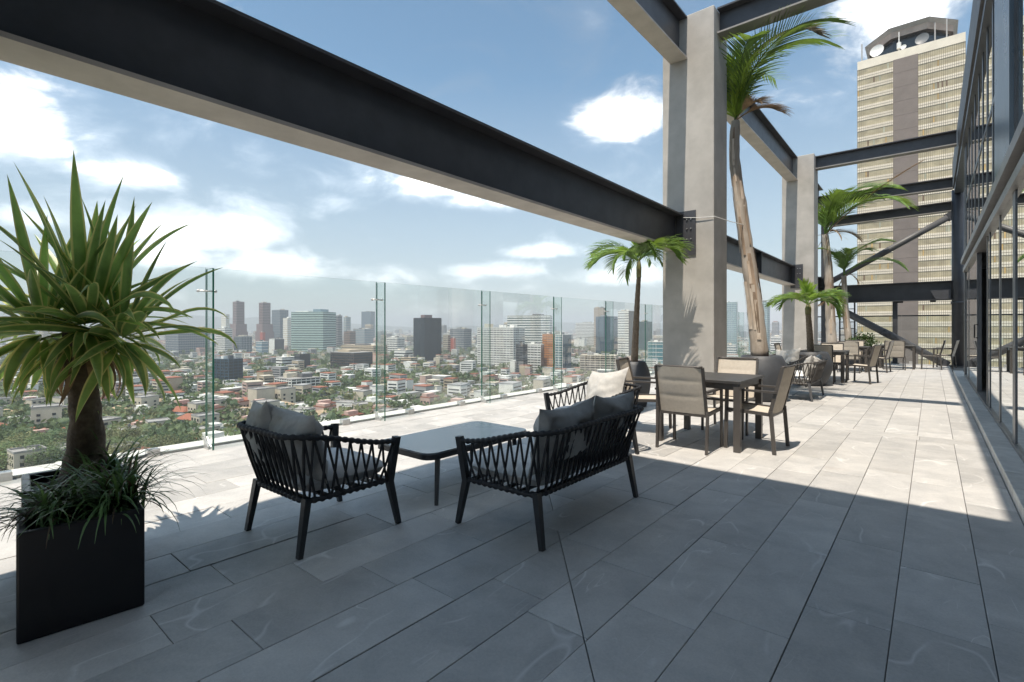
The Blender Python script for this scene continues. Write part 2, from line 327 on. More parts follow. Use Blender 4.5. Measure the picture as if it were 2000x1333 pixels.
def leaf_mat():
    m = mat('variegated sword leaf', (0.20, 0.33, 0.10), 0.36, 0.25, 5, 0.04, 60, spec=0.5, rnd=0.28, transl=0.38)
    nt = m.node_tree; N = nt.nodes; L = nt.links; p = N['Principled BSDF']
    src = p.inputs['Base Color'].links[0].from_socket
    uv = N.new('ShaderNodeUVMap'); sp = N.new('ShaderNodeSeparateXYZ'); L.new(uv.outputs[0], sp.inputs[0])
    mr = N.new('ShaderNodeMapRange'); L.new(sp.outputs[0], mr.inputs[0]); mr.inputs[1].default_value = 0.66; mr.inputs[2].default_value = 0.80
    mx = N.new('ShaderNodeMix'); mx.data_type = 'RGBA'; L.new(mr.outputs[0], mx.inputs['Factor']); L.new(src, mx.inputs['A']); mx.inputs['B'].default_value = (0.58, 0.58, 0.22, 1)
    for lk in list(src.links):
        if lk.to_node != mx: to = lk.to_socket; L.remove(lk); L.new(mx.outputs['Result'], to)
    return m
M['leaf'] = leaf_mat()

# ------------------------------------------------------------------ the terrace: slab, pavers, kerbs
GX0, GX1, TY0, TY1 = -6.05, 0.47, -3.0, 23.25      # glass line, kerb line, ends of the terrace
GROUND_Z = -75.0
floor = tag(boxpart('terrace_floor', M['joint'], None, GX0 - 0.30, 14.0, -16.0, TY1 + 0.3, -0.25, -0.030), kind='structure')
def clip(poly, a, b, c):       # keep the side a*x+b*y>=c
    out = []
    for i in range(len(poly)):
        p, q = poly[i], poly[(i + 1) % len(poly)]
        dp, dq = a * p[0] + b * p[1] - c, a * q[0] + b * q[1] - c
        if dp >= 0: out.append(p)
        if dp * dq < 0:
            t = dp / (dp - dq); out.append((p[0] + (q[0] - p[0]) * t, p[1] + (q[1] - p[1]) * t))
    return out
def pavers():
    rnd = random.Random(3); W = 0.323; G = 0.0016
    cells = []
    nrow = 21
    for k in range(nrow):
        x1 = 0.513 - k * W; x0 = x1 - W; x1 = min(x1, GX1 - 0.004); x0 = max(x0, GX0 - 0.02)
        if x1 - x0 < 0.05: continue
        for (ya, yb, off) in ((-3.0, 7.5, 0.0), (7.79, 23.2, 0.37)):
            y = ya - rnd.uniform(0, 0.99)
            if ya < 0 and k == 3: y = 2.02 - 6 * 0.99
            if ya < 0 and k == 2: y = 3.02 - 7 * 0.99
            while y < yb:
                l = rnd.choice((0.99, 0.99, 0.99, 0.66)) ; a, b = max(y, ya), min(y + l, yb)
                if b - a > 0.06: cells.append((x0 + G, x1 - G, a + G, b - G))
                y += l
    x = GX0
    while x < GX1 - 0.05:
        cells.append((x + G, min(x + 0.99, GX1 - 0.004) - G, 7.5 + G, 7.79 - G)); x += 0.99
    pcs = []
    for (x0, x1, y0, y1) in cells:
        poly = [(x0, y0), (x1, y0), (x1, y1), (x0, y1)]
        # the slope fold that runs diagonally under the sofa
        d = [(0.92, 0.78, 0.92 * -1.41 + 0.78 * 2.15)]
        a, b, c = d[0]
        s = [a * p[0] + b * p[1] - c for p in poly]
        if min(s) < 0 < max(s) and y1 < 3.6 and y0 > 0.6 and x0 > -2.7 and x1 < -0.75:
            for sg in (1, -1):
                q = clip(poly, sg * a, sg * b, sg * c + 0.003)
                if len(q) >= 3: pcs.append(q)
        else: pcs.append(poly)
    def vis(q):       # how large it shows from the standing point: nearer = larger
        c = Vector((sum(p[0] for p in q) / len(q), sum(p[1] for p in q) / len(q))); z = c.y * CY - c.x * SY; xx = c.x * CY + c.y * SY
        if z < 0.6 or abs(xx / z) > 1.25 or 641 + 1274 / z > 1480: return 1e6
        return c.length
    pcs.sort(key=vis); rest = MB()
    for i, q in enumerate(pcs):
        dz = rnd.uniform(-0.0018, 0.0018)
        if vis(q) > 1e5 and i > 200: rest.prism(q, -0.030, dz, 0.002); continue
        if i < 300:
            c = Vector((sum(p[0] for p in q) / len(q), sum(p[1] for p in q) / len(q)))
            b = MB(); b.prism([(p[0] - c.x, p[1] - c.y) for p in q], -0.030, dz, 0.002); b.build('paver', M['paver'], floor, loc=(c.x, c.y, 0))
        else: rest.prism(q, -0.030, dz, 0.002)
    o = rest.build('paver_field', M['paver'], floor); o['kind'] = 'stuff'
pavers()
# parapet ledge under the glass line
tag(boxpart('edge_ledge', M['ledge'], None, GX0 - 0.32, GX0 - 0.03, TY0, TY1 + 0.3, -0.028, 0.022), kind='structure')
# body of the building below
tag(boxpart('terrace_building', M['concrete'], None, GX0 - 0.25, 16, -18, TY1 + 0.25, GROUND_Z, -0.252), 'tall concrete building block that carries the roof terrace', 'building')
# stone kerb along the glazed wall, in lengths
kb = tag(thing('stone_kerb', 'low pale stone kerb running along the foot of the sliding glass doors', 'kerb'))
b = MB(); b.box(0, 0.20, 0, 0.59, 0, 0.118); b2 = MB(); b2.prism([(0, 0), (0.205, 0), (0.205, 0.59), (0, 0.59)], 0, 0.118, 0.004)
me = b2.mesh('kerb_stone', M['kerb'])
y = TY0
while y < 18.6:
    link('kerb_stone', me, kb, (GX1, y, -0.028)); y += 0.596

# ------------------------------------------------------------------ glass balustrade
def pane(mb, a, b, z0, z1, t=0.012):
    """sheet of glass from a to b (plan points): faces mat 0, rim mat 1"""
    a = Vector((*a, 0)); b = Vector((*b, 0)); n = (b - a).cross(Vector((0, 0, 1))).normalized() * (t / 2)
    q = [a - n, b - n, b + n, a + n]; lo = [(p.x, p.y, z0) for p in q]; hi = [(p.x, p.y, z1) for p in q]
    mb.add(lo + hi, [(0, 1, 5, 4), (2, 3, 7, 6)], 0); mb.add(lo + hi, [(1, 2, 6, 5), (3, 0, 4, 7), (4, 5, 6, 7), (0, 3, 2, 1)], 1)
GM = [M['glass'], M['glass_edge']]
joints = [-2.3, -0.1, 2.05, 4.23, 6.40, 8.58, 10.76, 12.94, 15.12, 17.30, 19.48, 21.66, 23.2]
names = ['tall clear glass balustrade panel %s' % s for s in
         ('beyond the left edge of the view', 'behind the black planters at the left', 'left of the front woven armchair, seen past the sword-leaf plant', 'directly behind the front woven armchair',
          'behind the coffee table', 'behind the far woven armchair', 'just left of the first potted palm', 'right behind the first potted palm', 'behind the first concrete column',
          'seen between the two concrete columns', 'beside the second concrete column', 'at the far left corner of the terrace')]
ZG = 1.955
for i in range(len(joints) - 1):
    y0, y1 = joints[i] + 0.006, joints[i + 1] - 0.006
    t = thing('wind_screen', names[i], 'glass screen', (GX0, (y0 + y1) / 2, 0), group='glass panels of the balustrade')
    b = MB(); h = (y1 - y0) / 2; pane(b, (0, -h), (0, h), 0.03, ZG); b.build('pane', GM, t)
    for yy in (-h * 0.45, h * 0.55):
        c = MB(); c.prism([(-0.05, -0.055), (0.035, -0.055), (0.035, 0.055), (-0.05, 0.055)], 0.0, 0.075, 0.006); c.build('clamp', M['metal_shoe'], t, loc=(0, yy, 0.002))
fin_names = {2.05: 'behind the front woven armchair, nearest the camera', 4.23: 'left of the coffee table', 6.40: 'between coffee table and far armchair', 8.58: 'left of the first potted palm',
             10.76: 'behind the trunk of the first potted palm', 12.94: 'next to the first concrete column', -0.1: 'hidden by the sword-leaf plant'}
for y in joints[1:-1]:
    t = thing('glass_fin', 'green-edged glass fin on the balustrade ' + fin_names.get(y, 'past the big column, %s from the far end' % {15.12: 'fourth', 17.30: 'third', 19.48: 'second', 21.66: 'first'}.get(y, 'last')), 'glass fin', (GX0, y, 0), group='glass fins')
    b = MB(); pane(b, (0.012, 0), (0.20, 0), 0.0, ZG - 0.02, 0.019); b.build('pane', [M['glass_fin'], M['glass_edge']], t)
    c = MB(); c.add([(0.01, -0.03, 0), (0.13, -0.03, 0), (0.13, -0.03, 0.03), (0.01, -0.03, 0.12), (0.01, -0.012, 0), (0.13, -0.012, 0), (0.13, -0.012, 0.03), (0.01, -0.012, 0.12)],
                    [(0, 1, 2, 3), (7, 6, 5, 4), (0, 4, 5, 1), (1, 5, 6, 2), (2, 6, 7, 3), (3, 7, 4, 0)]); c.build('shoe', M['metal_shoe'], t)
    d = MB(); d.tube([(0.03, -0.085, 1.70), (0.03, 0.085, 1.70)], 0.009, 8); d.tube([(0.03, -0.085, 1.70), (0.012, -0.085, 1.70)], 0.016, 8); d.tube([(0.03, 0.085, 1.70), (0.012, 0.085, 1.70)], 0.016, 8)
    d.build('bracket', M['metal_shoe'], t, smooth=True)

# ------------------------------------------------------------------ columns and beams
def ibeam(mb, a, b, h, w, tf=0.028, tw=0.02, m=0):
    """I section from a to b, 'a' and 'b' on its underside centre line"""
    a = Vector(a); b = Vector(b); z = Vector((0, 0, 1))
    mb.bar(a + z * (h - tf / 2), b + z * (h - tf / 2), w, tf, m)
    mb.bar(a + z * h / 2, b + z * h / 2, tw, h - 2 * tf, m)
CX0, CX1, CW = -3.71, -2.81, 0.70
def column(y, label):
    t = thing('concrete_column', label, 'column', (CX0, y, 0), group='concrete columns of the roof frame')
    b = MB(); b.box(0, CX1 - CX0, 0, CW, -0.02, 6.74); o = b.build('shaft', M['concrete'], t)
    md = o.modifiers.new('bevel', 'BEVEL'); md.width = 0.012; md.segments = 2
    return t
column(8.65, 'big grey concrete column with palm shadow, behind the nearest dining table')
column(18.0, 'grey concrete column further down the terrace, behind the far lounge seats')
column(-0.78, 'grey concrete column outside the view, left of the camera')
BX, UX = -3.48, -3.41
def ybeam(name, label, x, y0, y1, z, h, w, plate_end=True, stiff=()):
    t = thing(name, label, 'beam', (x, y0, z), group='steel beams along the roof edge')
    b = MB(); L_ = y1 - y0; ibeam(b, (0, 0, 0), (0, L_, 0), h, w)
    c = MB(); c.bar((0, 0, .014), (0, L_, .014), w, 0.028); c.build('bottom_flange', M['flange'], t)
    o = b.build('girder', M['steel'], t); md = o.modifiers.new('bevel', 'BEVEL'); md.width = 0.003; md.segments = 1
    for s in stiff:
        c = MB(); c.box(0.012, w / 2 - 0.012, s, s + 0.014, 0.03, h - 0.03); c.build('stiffener', M['steel'], t)
    if plate_end:
        p = MB(); p.box(0.02, w / 2 + 0.22, L_ - 0.016, L_ - 0.002, -0.10, h + 0.04); pl = p.build('end_plate', M['steel'], t)
        for zz in (0.18, 0.36, 0.52):
            for xx in (w / 2 + 0.07, w / 2 + 0.14):
                q = MB(); q.tube([(xx, L_ - 0.016, zz), (xx, L_ - 0.034, zz)], 0.012, 6); q.build('bolt', M['bolt'], pl)
    return t
ybeam('steel_beam', 'long charcoal steel beam crossing the upper left of the sky', BX, -0.06, 8.645, 2.66, 0.63, 0.30)
ybeam('steel_beam', 'lower charcoal steel beam between the two concrete columns', BX, 9.355, 17.995, 2.66, 0.61, 0.30, stiff=(4.6,))
ybeam('steel_beam', 'lower charcoal steel beam past the second concrete column', BX, 18.705, 22.9, 2.66, 0.61, 0.30)
ybeam('steel_beam', 'high charcoal steel beam meeting the top of the big column from the camera side', UX, -0.06, 8.645, 5.98, 0.74, 0.30, False)
ybeam('steel_beam', 'high charcoal steel beam between the tops of the two concrete columns', UX, 9.355, 17.995, 5.98, 0.74, 0.30, False)
ybeam('steel_beam', 'high charcoal steel beam past the top of the second concrete column', UX, 18.705, 22.9, 5.98, 0.74, 0.30, False)
def xbeam(label, y, x0, x1, z, h, w=0.26, zb=None, mat_='steel'):
    t = thing('cross_beam', label, 'beam', (x0, y, z), group='cross beams over the terrace')
    b = MB(); ibeam(b, (0, 0, 0), (x1 - x0, 0, (zb - z) if zb else 0), h, w); o = b.build('girder', M[mat_], t); c = MB(); c.bar((0, 0, .014), (x1 - x0, 0, ((zb - z) if zb else 0) + .014), w, 0.028); c.build('bottom_flange', M['flange_x'], t)
    return t
xbeam('steel cross beam from the big column to the glazed building', 8.95, CX1 + 0.002, 0.52, 6.32, 0.44, 0.30)
xbeam('steel cross beam from the second column to the glazed building', 18.35, CX1 + 0.002, 0.52, 6.30, 0.40)
xbeam('upper of two steel cross beams in front of the office tower', 21.6, UX + 0.16, 0.52, 5.80, 0.36)
xbeam('lower of two steel cross beams in front of the office tower', 22.9, UX + 0.16, 0.52, 5.22, 0.34, 0.26, 5.30)
t = thing('deep_girder', 'deep charcoal girder spanning the far end above the glass rail', 'beam', (0, 22.9, 0))
b = MB(); ibeam(b, (-3.35, 0, 2.26), (0.55, 0, 2.26), 0.66, 0.34); b.bar((-3.35, 0, 2.274), (0.55, 0, 2.274), 0.34, 0.028); b.build('girder', M['steel'], t)
b = MB(); b.add([(0.10, -0.19, 2.285), (0.5, -0.19, 2.285), (0.5, -0.19, 2.62), (-0.05, -0.19, 2.62), (0.10, -0.175, 2.285), (0.5, -0.175, 2.285), (0.5, -0.175, 2.62), (-0.05, -0.175, 2.62)], [(0, 1, 2, 3), (7, 6, 5, 4), (0, 4, 5, 1), (3, 2, 6, 7), (0, 3, 7, 4)])
b.build('gusset', M['steel'], t)
for x in (-0.95, -0.05):
    q = MB(); q.box(x, x + 0.16, -0.12, 0.0, 2.20, 2.258); q.build('spot_fixture', M['lamp'], t)
# K-brace pipes
def pipe(label, a, b, r):
    t = thing('brace_pipe', label, 'pipe', a, group='diagonal brace pipes'); d = Vector(b) - Vector(a); L_ = d.length; dn = d / L_
    q = MB(); q.tube([Vector((0, 0, 0)), d], r, 20); q.build('tube', M['steel_grey'], t, smooth=True)
    c = MB(); c.tube([d * 0.46, d * 0.54], r * 1.06, 20); c.build('sleeve', M['steel'], t, smooth=True)
    e = MB(); e.bar(d - dn * 0.05, d + dn * 0.22, 0.03, 0.28); e.build('end_plate', M['steel'], t)
pipe('diagonal steel pipe rising to the right across the office tower', (-3.05, 22.75, 3.05), (0.42, 22.75, 5.08), 0.105)
pipe('diagonal steel pipe running down to the terrace floor at the far end', (-2.75, 22.75, 2.05), (0.24, 22.6, 0.14), 0.125)
def simple_post(name, label, x, y, z0, z1, r, sq=False, mt='steel'):
    t = thing(name, label, 'post', (x, y, z0)); b = MB()
    if sq: ibeam(b, (0, 0, 0), (0, 0.001, 0), 0.01, 0.01) if False else b.box(-r, r, -r, r, 0, z1 - z0)
    else: b.tube([(0, 0, 0), (0, 0, z1 - z0)], r, 24)
    b.build('shaft', M[mt], t, smooth=not sq); c = MB(); c.box(-r * 1.5, r * 1.5, -r * 1.5, r * 1.5, 0.002, 0.03); c.build('base_plate', M[mt], t)
    if not sq:
        c = MB(); c.tube([(0, 0, 2.12 - z0), (0, 0, 2.20 - z0)], r * 1.12, 24); c.build('collar', M[mt], t, smooth=True)
    return t
simple_post('round_column', 'round charcoal steel column at the far right end of the terrace', 0.68, 22.85, 0, 6.0, 0.165)
simple_post('steel_post', 'square charcoal post in the far left corner behind the tall palms', -3.24, 22.95, 0, 5.98, 0.09, True)
simple_post('steel_post', 'slim dark post standing behind the far glass rail under the girder', -1.03, 23.05, 0, 2.258, 0.075, True)
# cage ladder
t = thing('ladder', 'dark metal ladder behind the tall palms at the far end', 'ladder', (-2.5, 23.1, 0))
for x in (-0.24, 0.24): b = MB(); b.box(x - 0.025, x + 0.025, -0.03, 0.03, 0, 2.9); b.build('rail', M['steel'], t)
rm = MB(); rm.tube([(-0.24, 0, 0), (0.24, 0, 0)], 0.016, 8); rme = rm.mesh('rung', M['steel_grey'], True)
for k in range(11): link('rung', rme, t, (0, 0, 0.28 + k * 0.25))
# far end glass rail
for i, (xa, xb, nm) in enumerate(((-3.6, -2.15, 'left'), (-2.15, -0.85, 'middle'), (-0.85, 0.48, 'right'))):
    t = thing('wind_screen', 'glass rail panel across the far end of the terrace, the %s one of three' % nm, 'glass screen', ((xa + xb) / 2, TY1, 0), group='glass panels of the far rail')
    h = (xb - xa) / 2 - 0.006; b = MB(); pane(b, (-h, 0), (h, 0), 0.03, 1.72); b.build('pane', GM, t)
    b = MB(); b.bar((-h, 0, 1.745), (h, 0, 1.745), 0.05, 0.045); b.build('top_rail', M['steel'], t)
    for xx in (-h * 0.6, h * 0.6):
        c = MB(); c.box(xx - 0.05, xx + 0.05, -0.04, 0.04, 0.002, 0.09); c.build('clamp', M['metal_shoe'], t)
# roof canopy over the near end (outside the view; its edge makes the shade in the foreground)
t = thing('roof_canopy', 'roof slab over the near end of the terrace, outside the view', 'roof', (0, 0, 6.75))
boxpart('slab', M['white_wall'], t, -3.42, 0.95, -2.7, 1.97, 0.18, 0.38)

# ------------------------------------------------------------------ glazed building on the right
FX = 0.66
g = thing('glazed_facade', 'dark framed glass wall of the penthouse along the right side of the terrace', 'building', (FX, 0, 0))
fy1 = 17.0
mull_low = sorted([on_x(u, 641, FX).y for u in (1883, 1893, 1910, 1930, 1935, 1955, 1984)] + [5.2, 3.9, 2.6, 1.3, 0.0, -1.3, -2.6, -3.9])
mull_low[-1] = fy1
def fpart(name, m, x0, x1, y0, y1, z0, z1, par=None): return boxpart(name, M[m], par or g, x0, x1, y0, y1, z0, z1)
fpart('bottom_track', 'frame_lt', -0.03, 0.16, -4, fy1, 0.088, 0.128)
fpart('transom', 'frame_lt', -0.06, 0.14, -4, fy1, 2.70, 2.80)
fpart('transom', 'frame', -0.02, 0.12, -4, fy1, 2.802, 2.90)
fpart('transom', 'frame_lt', -0.10, 0.13, -4, fy1, 2.902, 3.02)
for i, y in enumerate(mull_low):
    w = 0.11 if abs(y - on_x(1984, 641, FX).y) < 0.01 else 0.032
    fpart('mullion', 'frame' if i % 2 == 0 else 'frame_lt', -0.014, 0.05, y - w, y + (w if y < fy1 - 0.1 else 0), 0.13, 2.698)
yo0, yo1 = on_x(1927, 641, FX).y, on_x(1912, 641, FX).y       # the open door leaf
for i in range(len(mull_low) - 1):
    y0, y1 = mull_low[i] + 0.05, mull_low[i + 1] - 0.05
    if y1 - y0 < 0.2: continue
    if abs((y0 + y1) / 2 - (yo0 + yo1) / 2) < 0.5: continue
    p = MB(); pane(p, (0.0, y0), (0.0, y1), 0.135, 2.695, 0.01); p.build('pane', [M['window'], M['glass_edge']], g)
hd = MB(); yh = on_x(1912, 641, FX).y
hd.tube([(-0.01, yh, 1.12), (-0.06, yh, 1.12), (-0.06, yh, 1.36), (-0.01, yh, 1.36)], 0.011, 8); hd.build('door_handle', M['lamp'], g, smooth=True)
ups = [on_x(u, 641, FX).y for u in (1941, 1930, 1921, 1913, 1905.5, 1899, 1893.5, 1888)] + [fy1 - 0.05]
yp0, yp1 = on_x(1986, 641, FX).y, on_x(1954, 641, FX).y
for y in ups: fpart('mullion', 'frame', -0.014, 0.06, y - 0.07, y + 0.07, 3.03, 5.86)
zs = (3.03, 4.42, 5.86)
ylist = [yp1] + ups
for a, b_ in zip(ylist[:-1], ylist[1:]):
    p = MB(); pane(p, (0.0, a + 0.06), (0.0, b_ - 0.06), 3.03, 5.86, 0.01); p.build('pane', [M['window'], M['glass_edge']], g)
fpart('transom', 'frame', -0.015, 0.08, yp1, fy1, 4.36, 4.44)
fpart('cladding_panel', 'blue_panel', -0.055, 0.2, yp0, yp1, 3.03, 5.86)
for a, b_ in ((3.4, yp0 - 0.03), (0.4, 3.34), (-4, 0.34)):
    p = MB(); pane(p, (0.0, a), (0.0, b_), 3.03, 5.86, 0.01); p.build('pane', [M['window'], M['glass_edge']], g)
    fpart('mullion', 'frame', -0.02, 0.1, b_ , b_ + 0.03, 3.03, 5.86)
fpart('eaves_beam', 'frame', -0.08, 0.16, -4, 22.7, 5.865, 6.02)
fpart('fascia', 'steel_grey', -0.12, 0.3, -4, 22.7, 6.022, 6.92)
fpart('corner_post', 'frame_lt', -0.03, 0.12, fy1 + 0.002, fy1 + 0.10, 0.0, 5.86)
fpart('return_wall', 'frame', 0.13, 6.0, fy1 + 0.01, fy1 + 0.10, -0.02, 5.86)
fpart('roof', 'slab', 0.30, 12, 2.04, fy1, 6.05, 6.3)
# room behind the glass
fpart('interior_floor', 'interior', 0.17, 8, -4, fy1 - 0.1, -0.02, 0.10)
fpart('interior_wall', 'white_wall', 6.0, 6.1, -4, fy1 - 0.1, 0.10, 5.8)
fpart('interior_wall', 'white_wall', 0.6, 3.2, 12.6, 12.75, 0.10, 2.7)
fpart('interior_ceiling', 'white_wall', 0.17, 6.0, -4, fy1 - 0.1, 2.75, 2.86)

# ------------------------------------------------------------------ soft furnishings
def cushion(w, d, h, seed=0, puff=0.02, n=14, ex=5.0):
    """box cushion with rounded edges and a slightly domed top, base at z=0"""
    rr = random.Random(seed); b = MB(); ph = [rr.uniform(0, 6) for _ in range(4)]
    def side(top):
        def fn(i, j):
            x, y = 2 * i - 1, 2 * j - 1
            e = (1 - abs(x) ** ex) * (1 - abs(y) ** ex); e = max(e, 0) ** 0.42
            wr = 0.004 * math.sin(9 * x + ph[0] + 3 * y) * math.sin(7 * y + ph[1])
            k = 1 - 0.015 * (1 - e)
            z = h / 2 + (h / 2 + puff * (1 - x * x) * (1 - y * y)) * e * (1 if top else -1) + (wr if top else 0)
            return (x * w / 2 * k, y * d / 2 * k, z)
        return fn
    b.grid(side(True), n, n); k = len(b.f); b.grid(side(False), n, n)
    b.f[k:] = [tuple(reversed(f)) for f in b.f[k:]]
    return b
def pillow(w, h, t, seed=0, n=22, sag=0.0):
    """soft scatter pillow standing upright: width x, height z, thickness y; pinched corners, creases"""
    rr = random.Random(seed); b = MB(); off = Vector((rr.uniform(0, 50), rr.uniform(0, 50), rr.uniform(0, 50)))
    def side(sg):
        def fn(i, j):
            x, z = 2 * i - 1, 2 * j - 1
            e = max(0.0, (1 - x * x) * (1 - z * z)) ** 0.55
            pin = 1 - 0.10 * (1 - z * z) * abs(x) ** 3; pin2 = 1 - 0.10 * (1 - x * x) * abs(z) ** 3
            cr = mnoise.noise(Vector((x * 2.2 + z * 0.8, z * 2.4, sg)) + off) * 0.034 + abs(mnoise.noise(Vector((x * 4 - z * 3, z * 1.5 + x, sg * 2)) + off)) * -0.034
            y = sg * (t / 2 * e + cr * min(1, e * 2))
            zz = z * h / 2 * pin2 - sag * max(0, z) * (1 - abs(x) ** 1.5) * h * 0.5
            return (x * w / 2 * pin, y, zz + h / 2)
        return fn
    b.grid(side(1), n, n); k = len(b.f); b.f[:] = [tuple(reversed(f)) for f in b.f]; b.grid(side(-1), n, n)
    return b

# ------------------------------------------------------------------ woven lounge seats
def upath(W, D, r, z_back, z_front, n=80, yo=0.0):
    """open U seen from above: front right -> back -> front left, corners rounded"""
    pts = []; hw = W / 2; yb = -D / 2 - yo; yf = D / 2
    seg = []
    seg += [(hw, yf + (yb + r - yf) * i / 20) for i in range(21)]
    seg += [(hw - r + r * math.cos(a), yb + r - r * math.sin(a)) for a in [math.pi / 2 * i / 10 for i in range(1, 11)]]
    seg += [(hw - r + (-2 * hw + 2 * r) * i / 24, yb) for i in range(1, 25)]
    seg += [(-hw + r - r * math.sin(a), yb + r - r * math.cos(a)) for a in [math.pi / 2 * i / 10 for i in range(1, 11)]]
    seg += [(-hw, yb + r + (yf - yb - r) * i / 20) for i in range(1, 21)]
    for (x, y) in seg:
        t = min(1, max(0, (yf - y) / (yf - yb))); t = t * t * (3 - 2 * t)
        pts.append(Vector((x, y, z_front + (z_back - z_front) * t)))
    return pts
def along(pts):
    d = [0]
    for a, b in zip(pts[:-1], pts[1:]): d.append(d[-1] + (b - a).length)
    def at(s):
        s = min(max(s, 0), 1) * d[-1]
        for i in range(len(d) - 1):
            if s <= d[i + 1] + 1e-9:
                k = (s - d[i]) / max(1e-9, d[i + 1] - d[i]); return pts[i].lerp(pts[i + 1], k)
        return pts[-1]
    return at, d[-1]
def lounge(name, label, cat, W, loc, rz, pillows, pmat, group=None, frame='chair_frame', rope='rope', seats=1, seed=1):
    t = thing(name, label, cat, loc, rz, group); D = 0.62
    top = upath(W + 0.06, D, 0.13, 0.69, 0.56, yo=0.10); bot = upath(W - 0.02, D - 0.04, 0.09, 0.305, 0.30, yo=0.0)
    ta, tl = along(top); ba, bl = along(bot)
    # legs: splayed, tapered; the front ones run up to the arm rail
    for sx in (-1, 1):
        b = MB(); b.bar((sx * (W / 2 - 0.03), -D / 2 + 0.03, 0.32), (sx * (W / 2 - 0.01), -D / 2 - 0.025, 0.0), 0.046, 0.040, up=Vector((0, 1, 0)), w2=0.034, h2=0.028); b.build('leg', M[frame], t)
        b = MB(); b.bar((sx * (W / 2 + 0.03), D / 2 + 0.005, 0.585), (sx * (W / 2 - 0.005), D / 2 - 0.025, 0.29), 0.036, 0.046, up=Vector((0, 1, 0)))
        b.bar((sx * (W / 2 - 0.005), D / 2 - 0.025, 0.292), (sx * (W / 2 + 0.012), D / 2 + 0.035, 0.0), 0.036, 0.046, up=Vector((0, 1, 0)), w2=0.03, h2=0.03); b.build('leg', M[frame], t)
    def wrapped(fn, L_, r0, r1, pitch):
        n = int(L_ / pitch) * 4; p = [fn(i / n) for i in range(n + 1)]
        return p, [(r1 if (i % 4) in (1, 2) else r0) for i in range(n + 1)]
    p, r = wrapped(ta, tl, 0.0135, 0.0185, 0.046); b = MB(); b.tube(p, r, 10); b.build('top_rail', M[rope], t, smooth=True)
    p, r = wrapped(ba, bl, 0.014, 0.020, 0.046); b = MB(); b.tube(p, r, 10); b.build('bottom_rail', M[rope], t, smooth=True)
    b = MB(); b.bar((-W / 2 + 0.02, D / 2 - 0.03, 0.295), (W / 2 - 0.02, D / 2 - 0.03, 0.295), 0.035, 0.03)
    for k in range(5): yy = -0.24 + k * 0.11; b.bar((-W / 2 + 0.02, yy, 0.292), (W / 2 - 0.02, yy, 0.292), 0.045, 0.008)
    b.build('seat_frame', M[frame], t)
    # flat ropes: open lattice at the sides, close upright strands across the back
    def strap(s0, s1, io):
        a, c = ta(s0), ba(s1); mid = (a + c) / 2; outw = Vector((mid.x, mid.y + 0.05, 0)).normalized() * io
        q = MB(); pts = [a, a.lerp(c, 0.25) + outw * 0.6, a.lerp(c, 0.5) + outw, a.lerp(c, 0.75) + outw * 0.6, c]
        q.tube(pts, 0.0078, 6, cap=False); q.build('strap', M[rope], t, smooth=True)
    side = (D - 0.05) / tl; nside = 7; st = side / nside
    for half in (0, 1):
        for k in range(nside + 1):
            s = 0.012 + k * st; s = s if half == 0 else 1 - s; d = st * 0.95 * (1 if half == 0 else -1)
            for sg in (1, -1):
                e = s + sg * d
                if 0.0 < e < 1.0: strap(s, e, 0.006 * sg)
    s0, s1 = side + st, 1 - side - st; nb = max(8, int((s1 - s0) * tl / 0.062))
    for k in range(nb + 1):
        s = s0 + (s1 - s0) * k / nb; d = 0.055 / tl
        strap(s, min(1, s + d), 0.006); strap(s, max(0, s - d * 0.35), -0.006)
    # seat cushion(s) and loose back pillows
    sw = (W - 0.05) / seats
    for k in range(seats):
        c = cushion(sw - 0.012, D - 0.02, 0.135, seed + k); o = c.build('seat_cushion', M['cushion'], t, smooth=True); o.location = (-W / 2 + 0.025 + sw * (k + 0.5), 0.005, 0.318)
    for k, (px, py, pw, ph, tilt, roll, yawp) in enumerate(pillows):
        q = pillow(pw, ph, 0.25, seed * 7 + k, sag=0.10); o = q.build('back_pillow', M[pmat], t, smooth=True)
        o.location = (px, py, 0.40); o.rotation_euler = (R(tilt), R(roll), R(yawp))
    return t
lounge('woven_armchair', 'black woven-rope armchair with dark grey pillows, nearest the black planter', 'armchair', 0.66, (-3.06, 1.725, 0), R(1.5),
       [(0.10, -0.19, 0.48, 0.44, 14, 4, 4), (-0.14, -0.23, 0.40, 0.46, 12, -6, -14)], 'pillow', 'woven lounge seats', seed=2)
lounge('woven_sofa', 'black woven-rope two-seat sofa with grey back pillows, seen from behind beside the coffee table', 'sofa', 1.23, (-2.08, 2.965, 0), R(90),
       [(0.29, -0.21, 0.60, 0.45, 15, 2, 1), (-0.29, -0.22, 0.60, 0.45, 14, -2, -2)], 'pillow', 'woven lounge seats', seats=2, seed=5)
lounge('woven_armchair', 'black woven-rope armchair with a sunlit pillow, past the coffee table in the sun', 'armchair', 0.72, (-2.78, 4.62, 0), R(157),
       [(0.03, -0.16, 0.66, 0.48, 20, 8, 0)], 'pillow_sunlit', 'woven lounge seats', seed=9)
lounge('woven_sofa', 'grey woven sofa with fluffy sunlit pillow near the second potted palm', 'sofa', 1.20, (-1.95, 10.76, 0), R(90),
       [(-0.28, -0.20, 0.5, 0.42, 14, 4, 3), (0.28, -0.20, 0.5, 0.40, 14, -5, -3)], 'pillow_sunlit', 'woven lounge seats', rope='alu_brown', frame='steel_grey', seats=2, seed=12)
lounge('woven_armchair', 'grey woven armchair with sunlit pillow between the two large round pots', 'armchair', 0.72, (-2.55, 12.35, 0), R(160),
       [(0.0, -0.18, 0.58, 0.46, 18, 6, 0)], 'pillow_sunlit', 'woven lounge seats', rope='alu_brown', frame='steel_grey', seed=15)

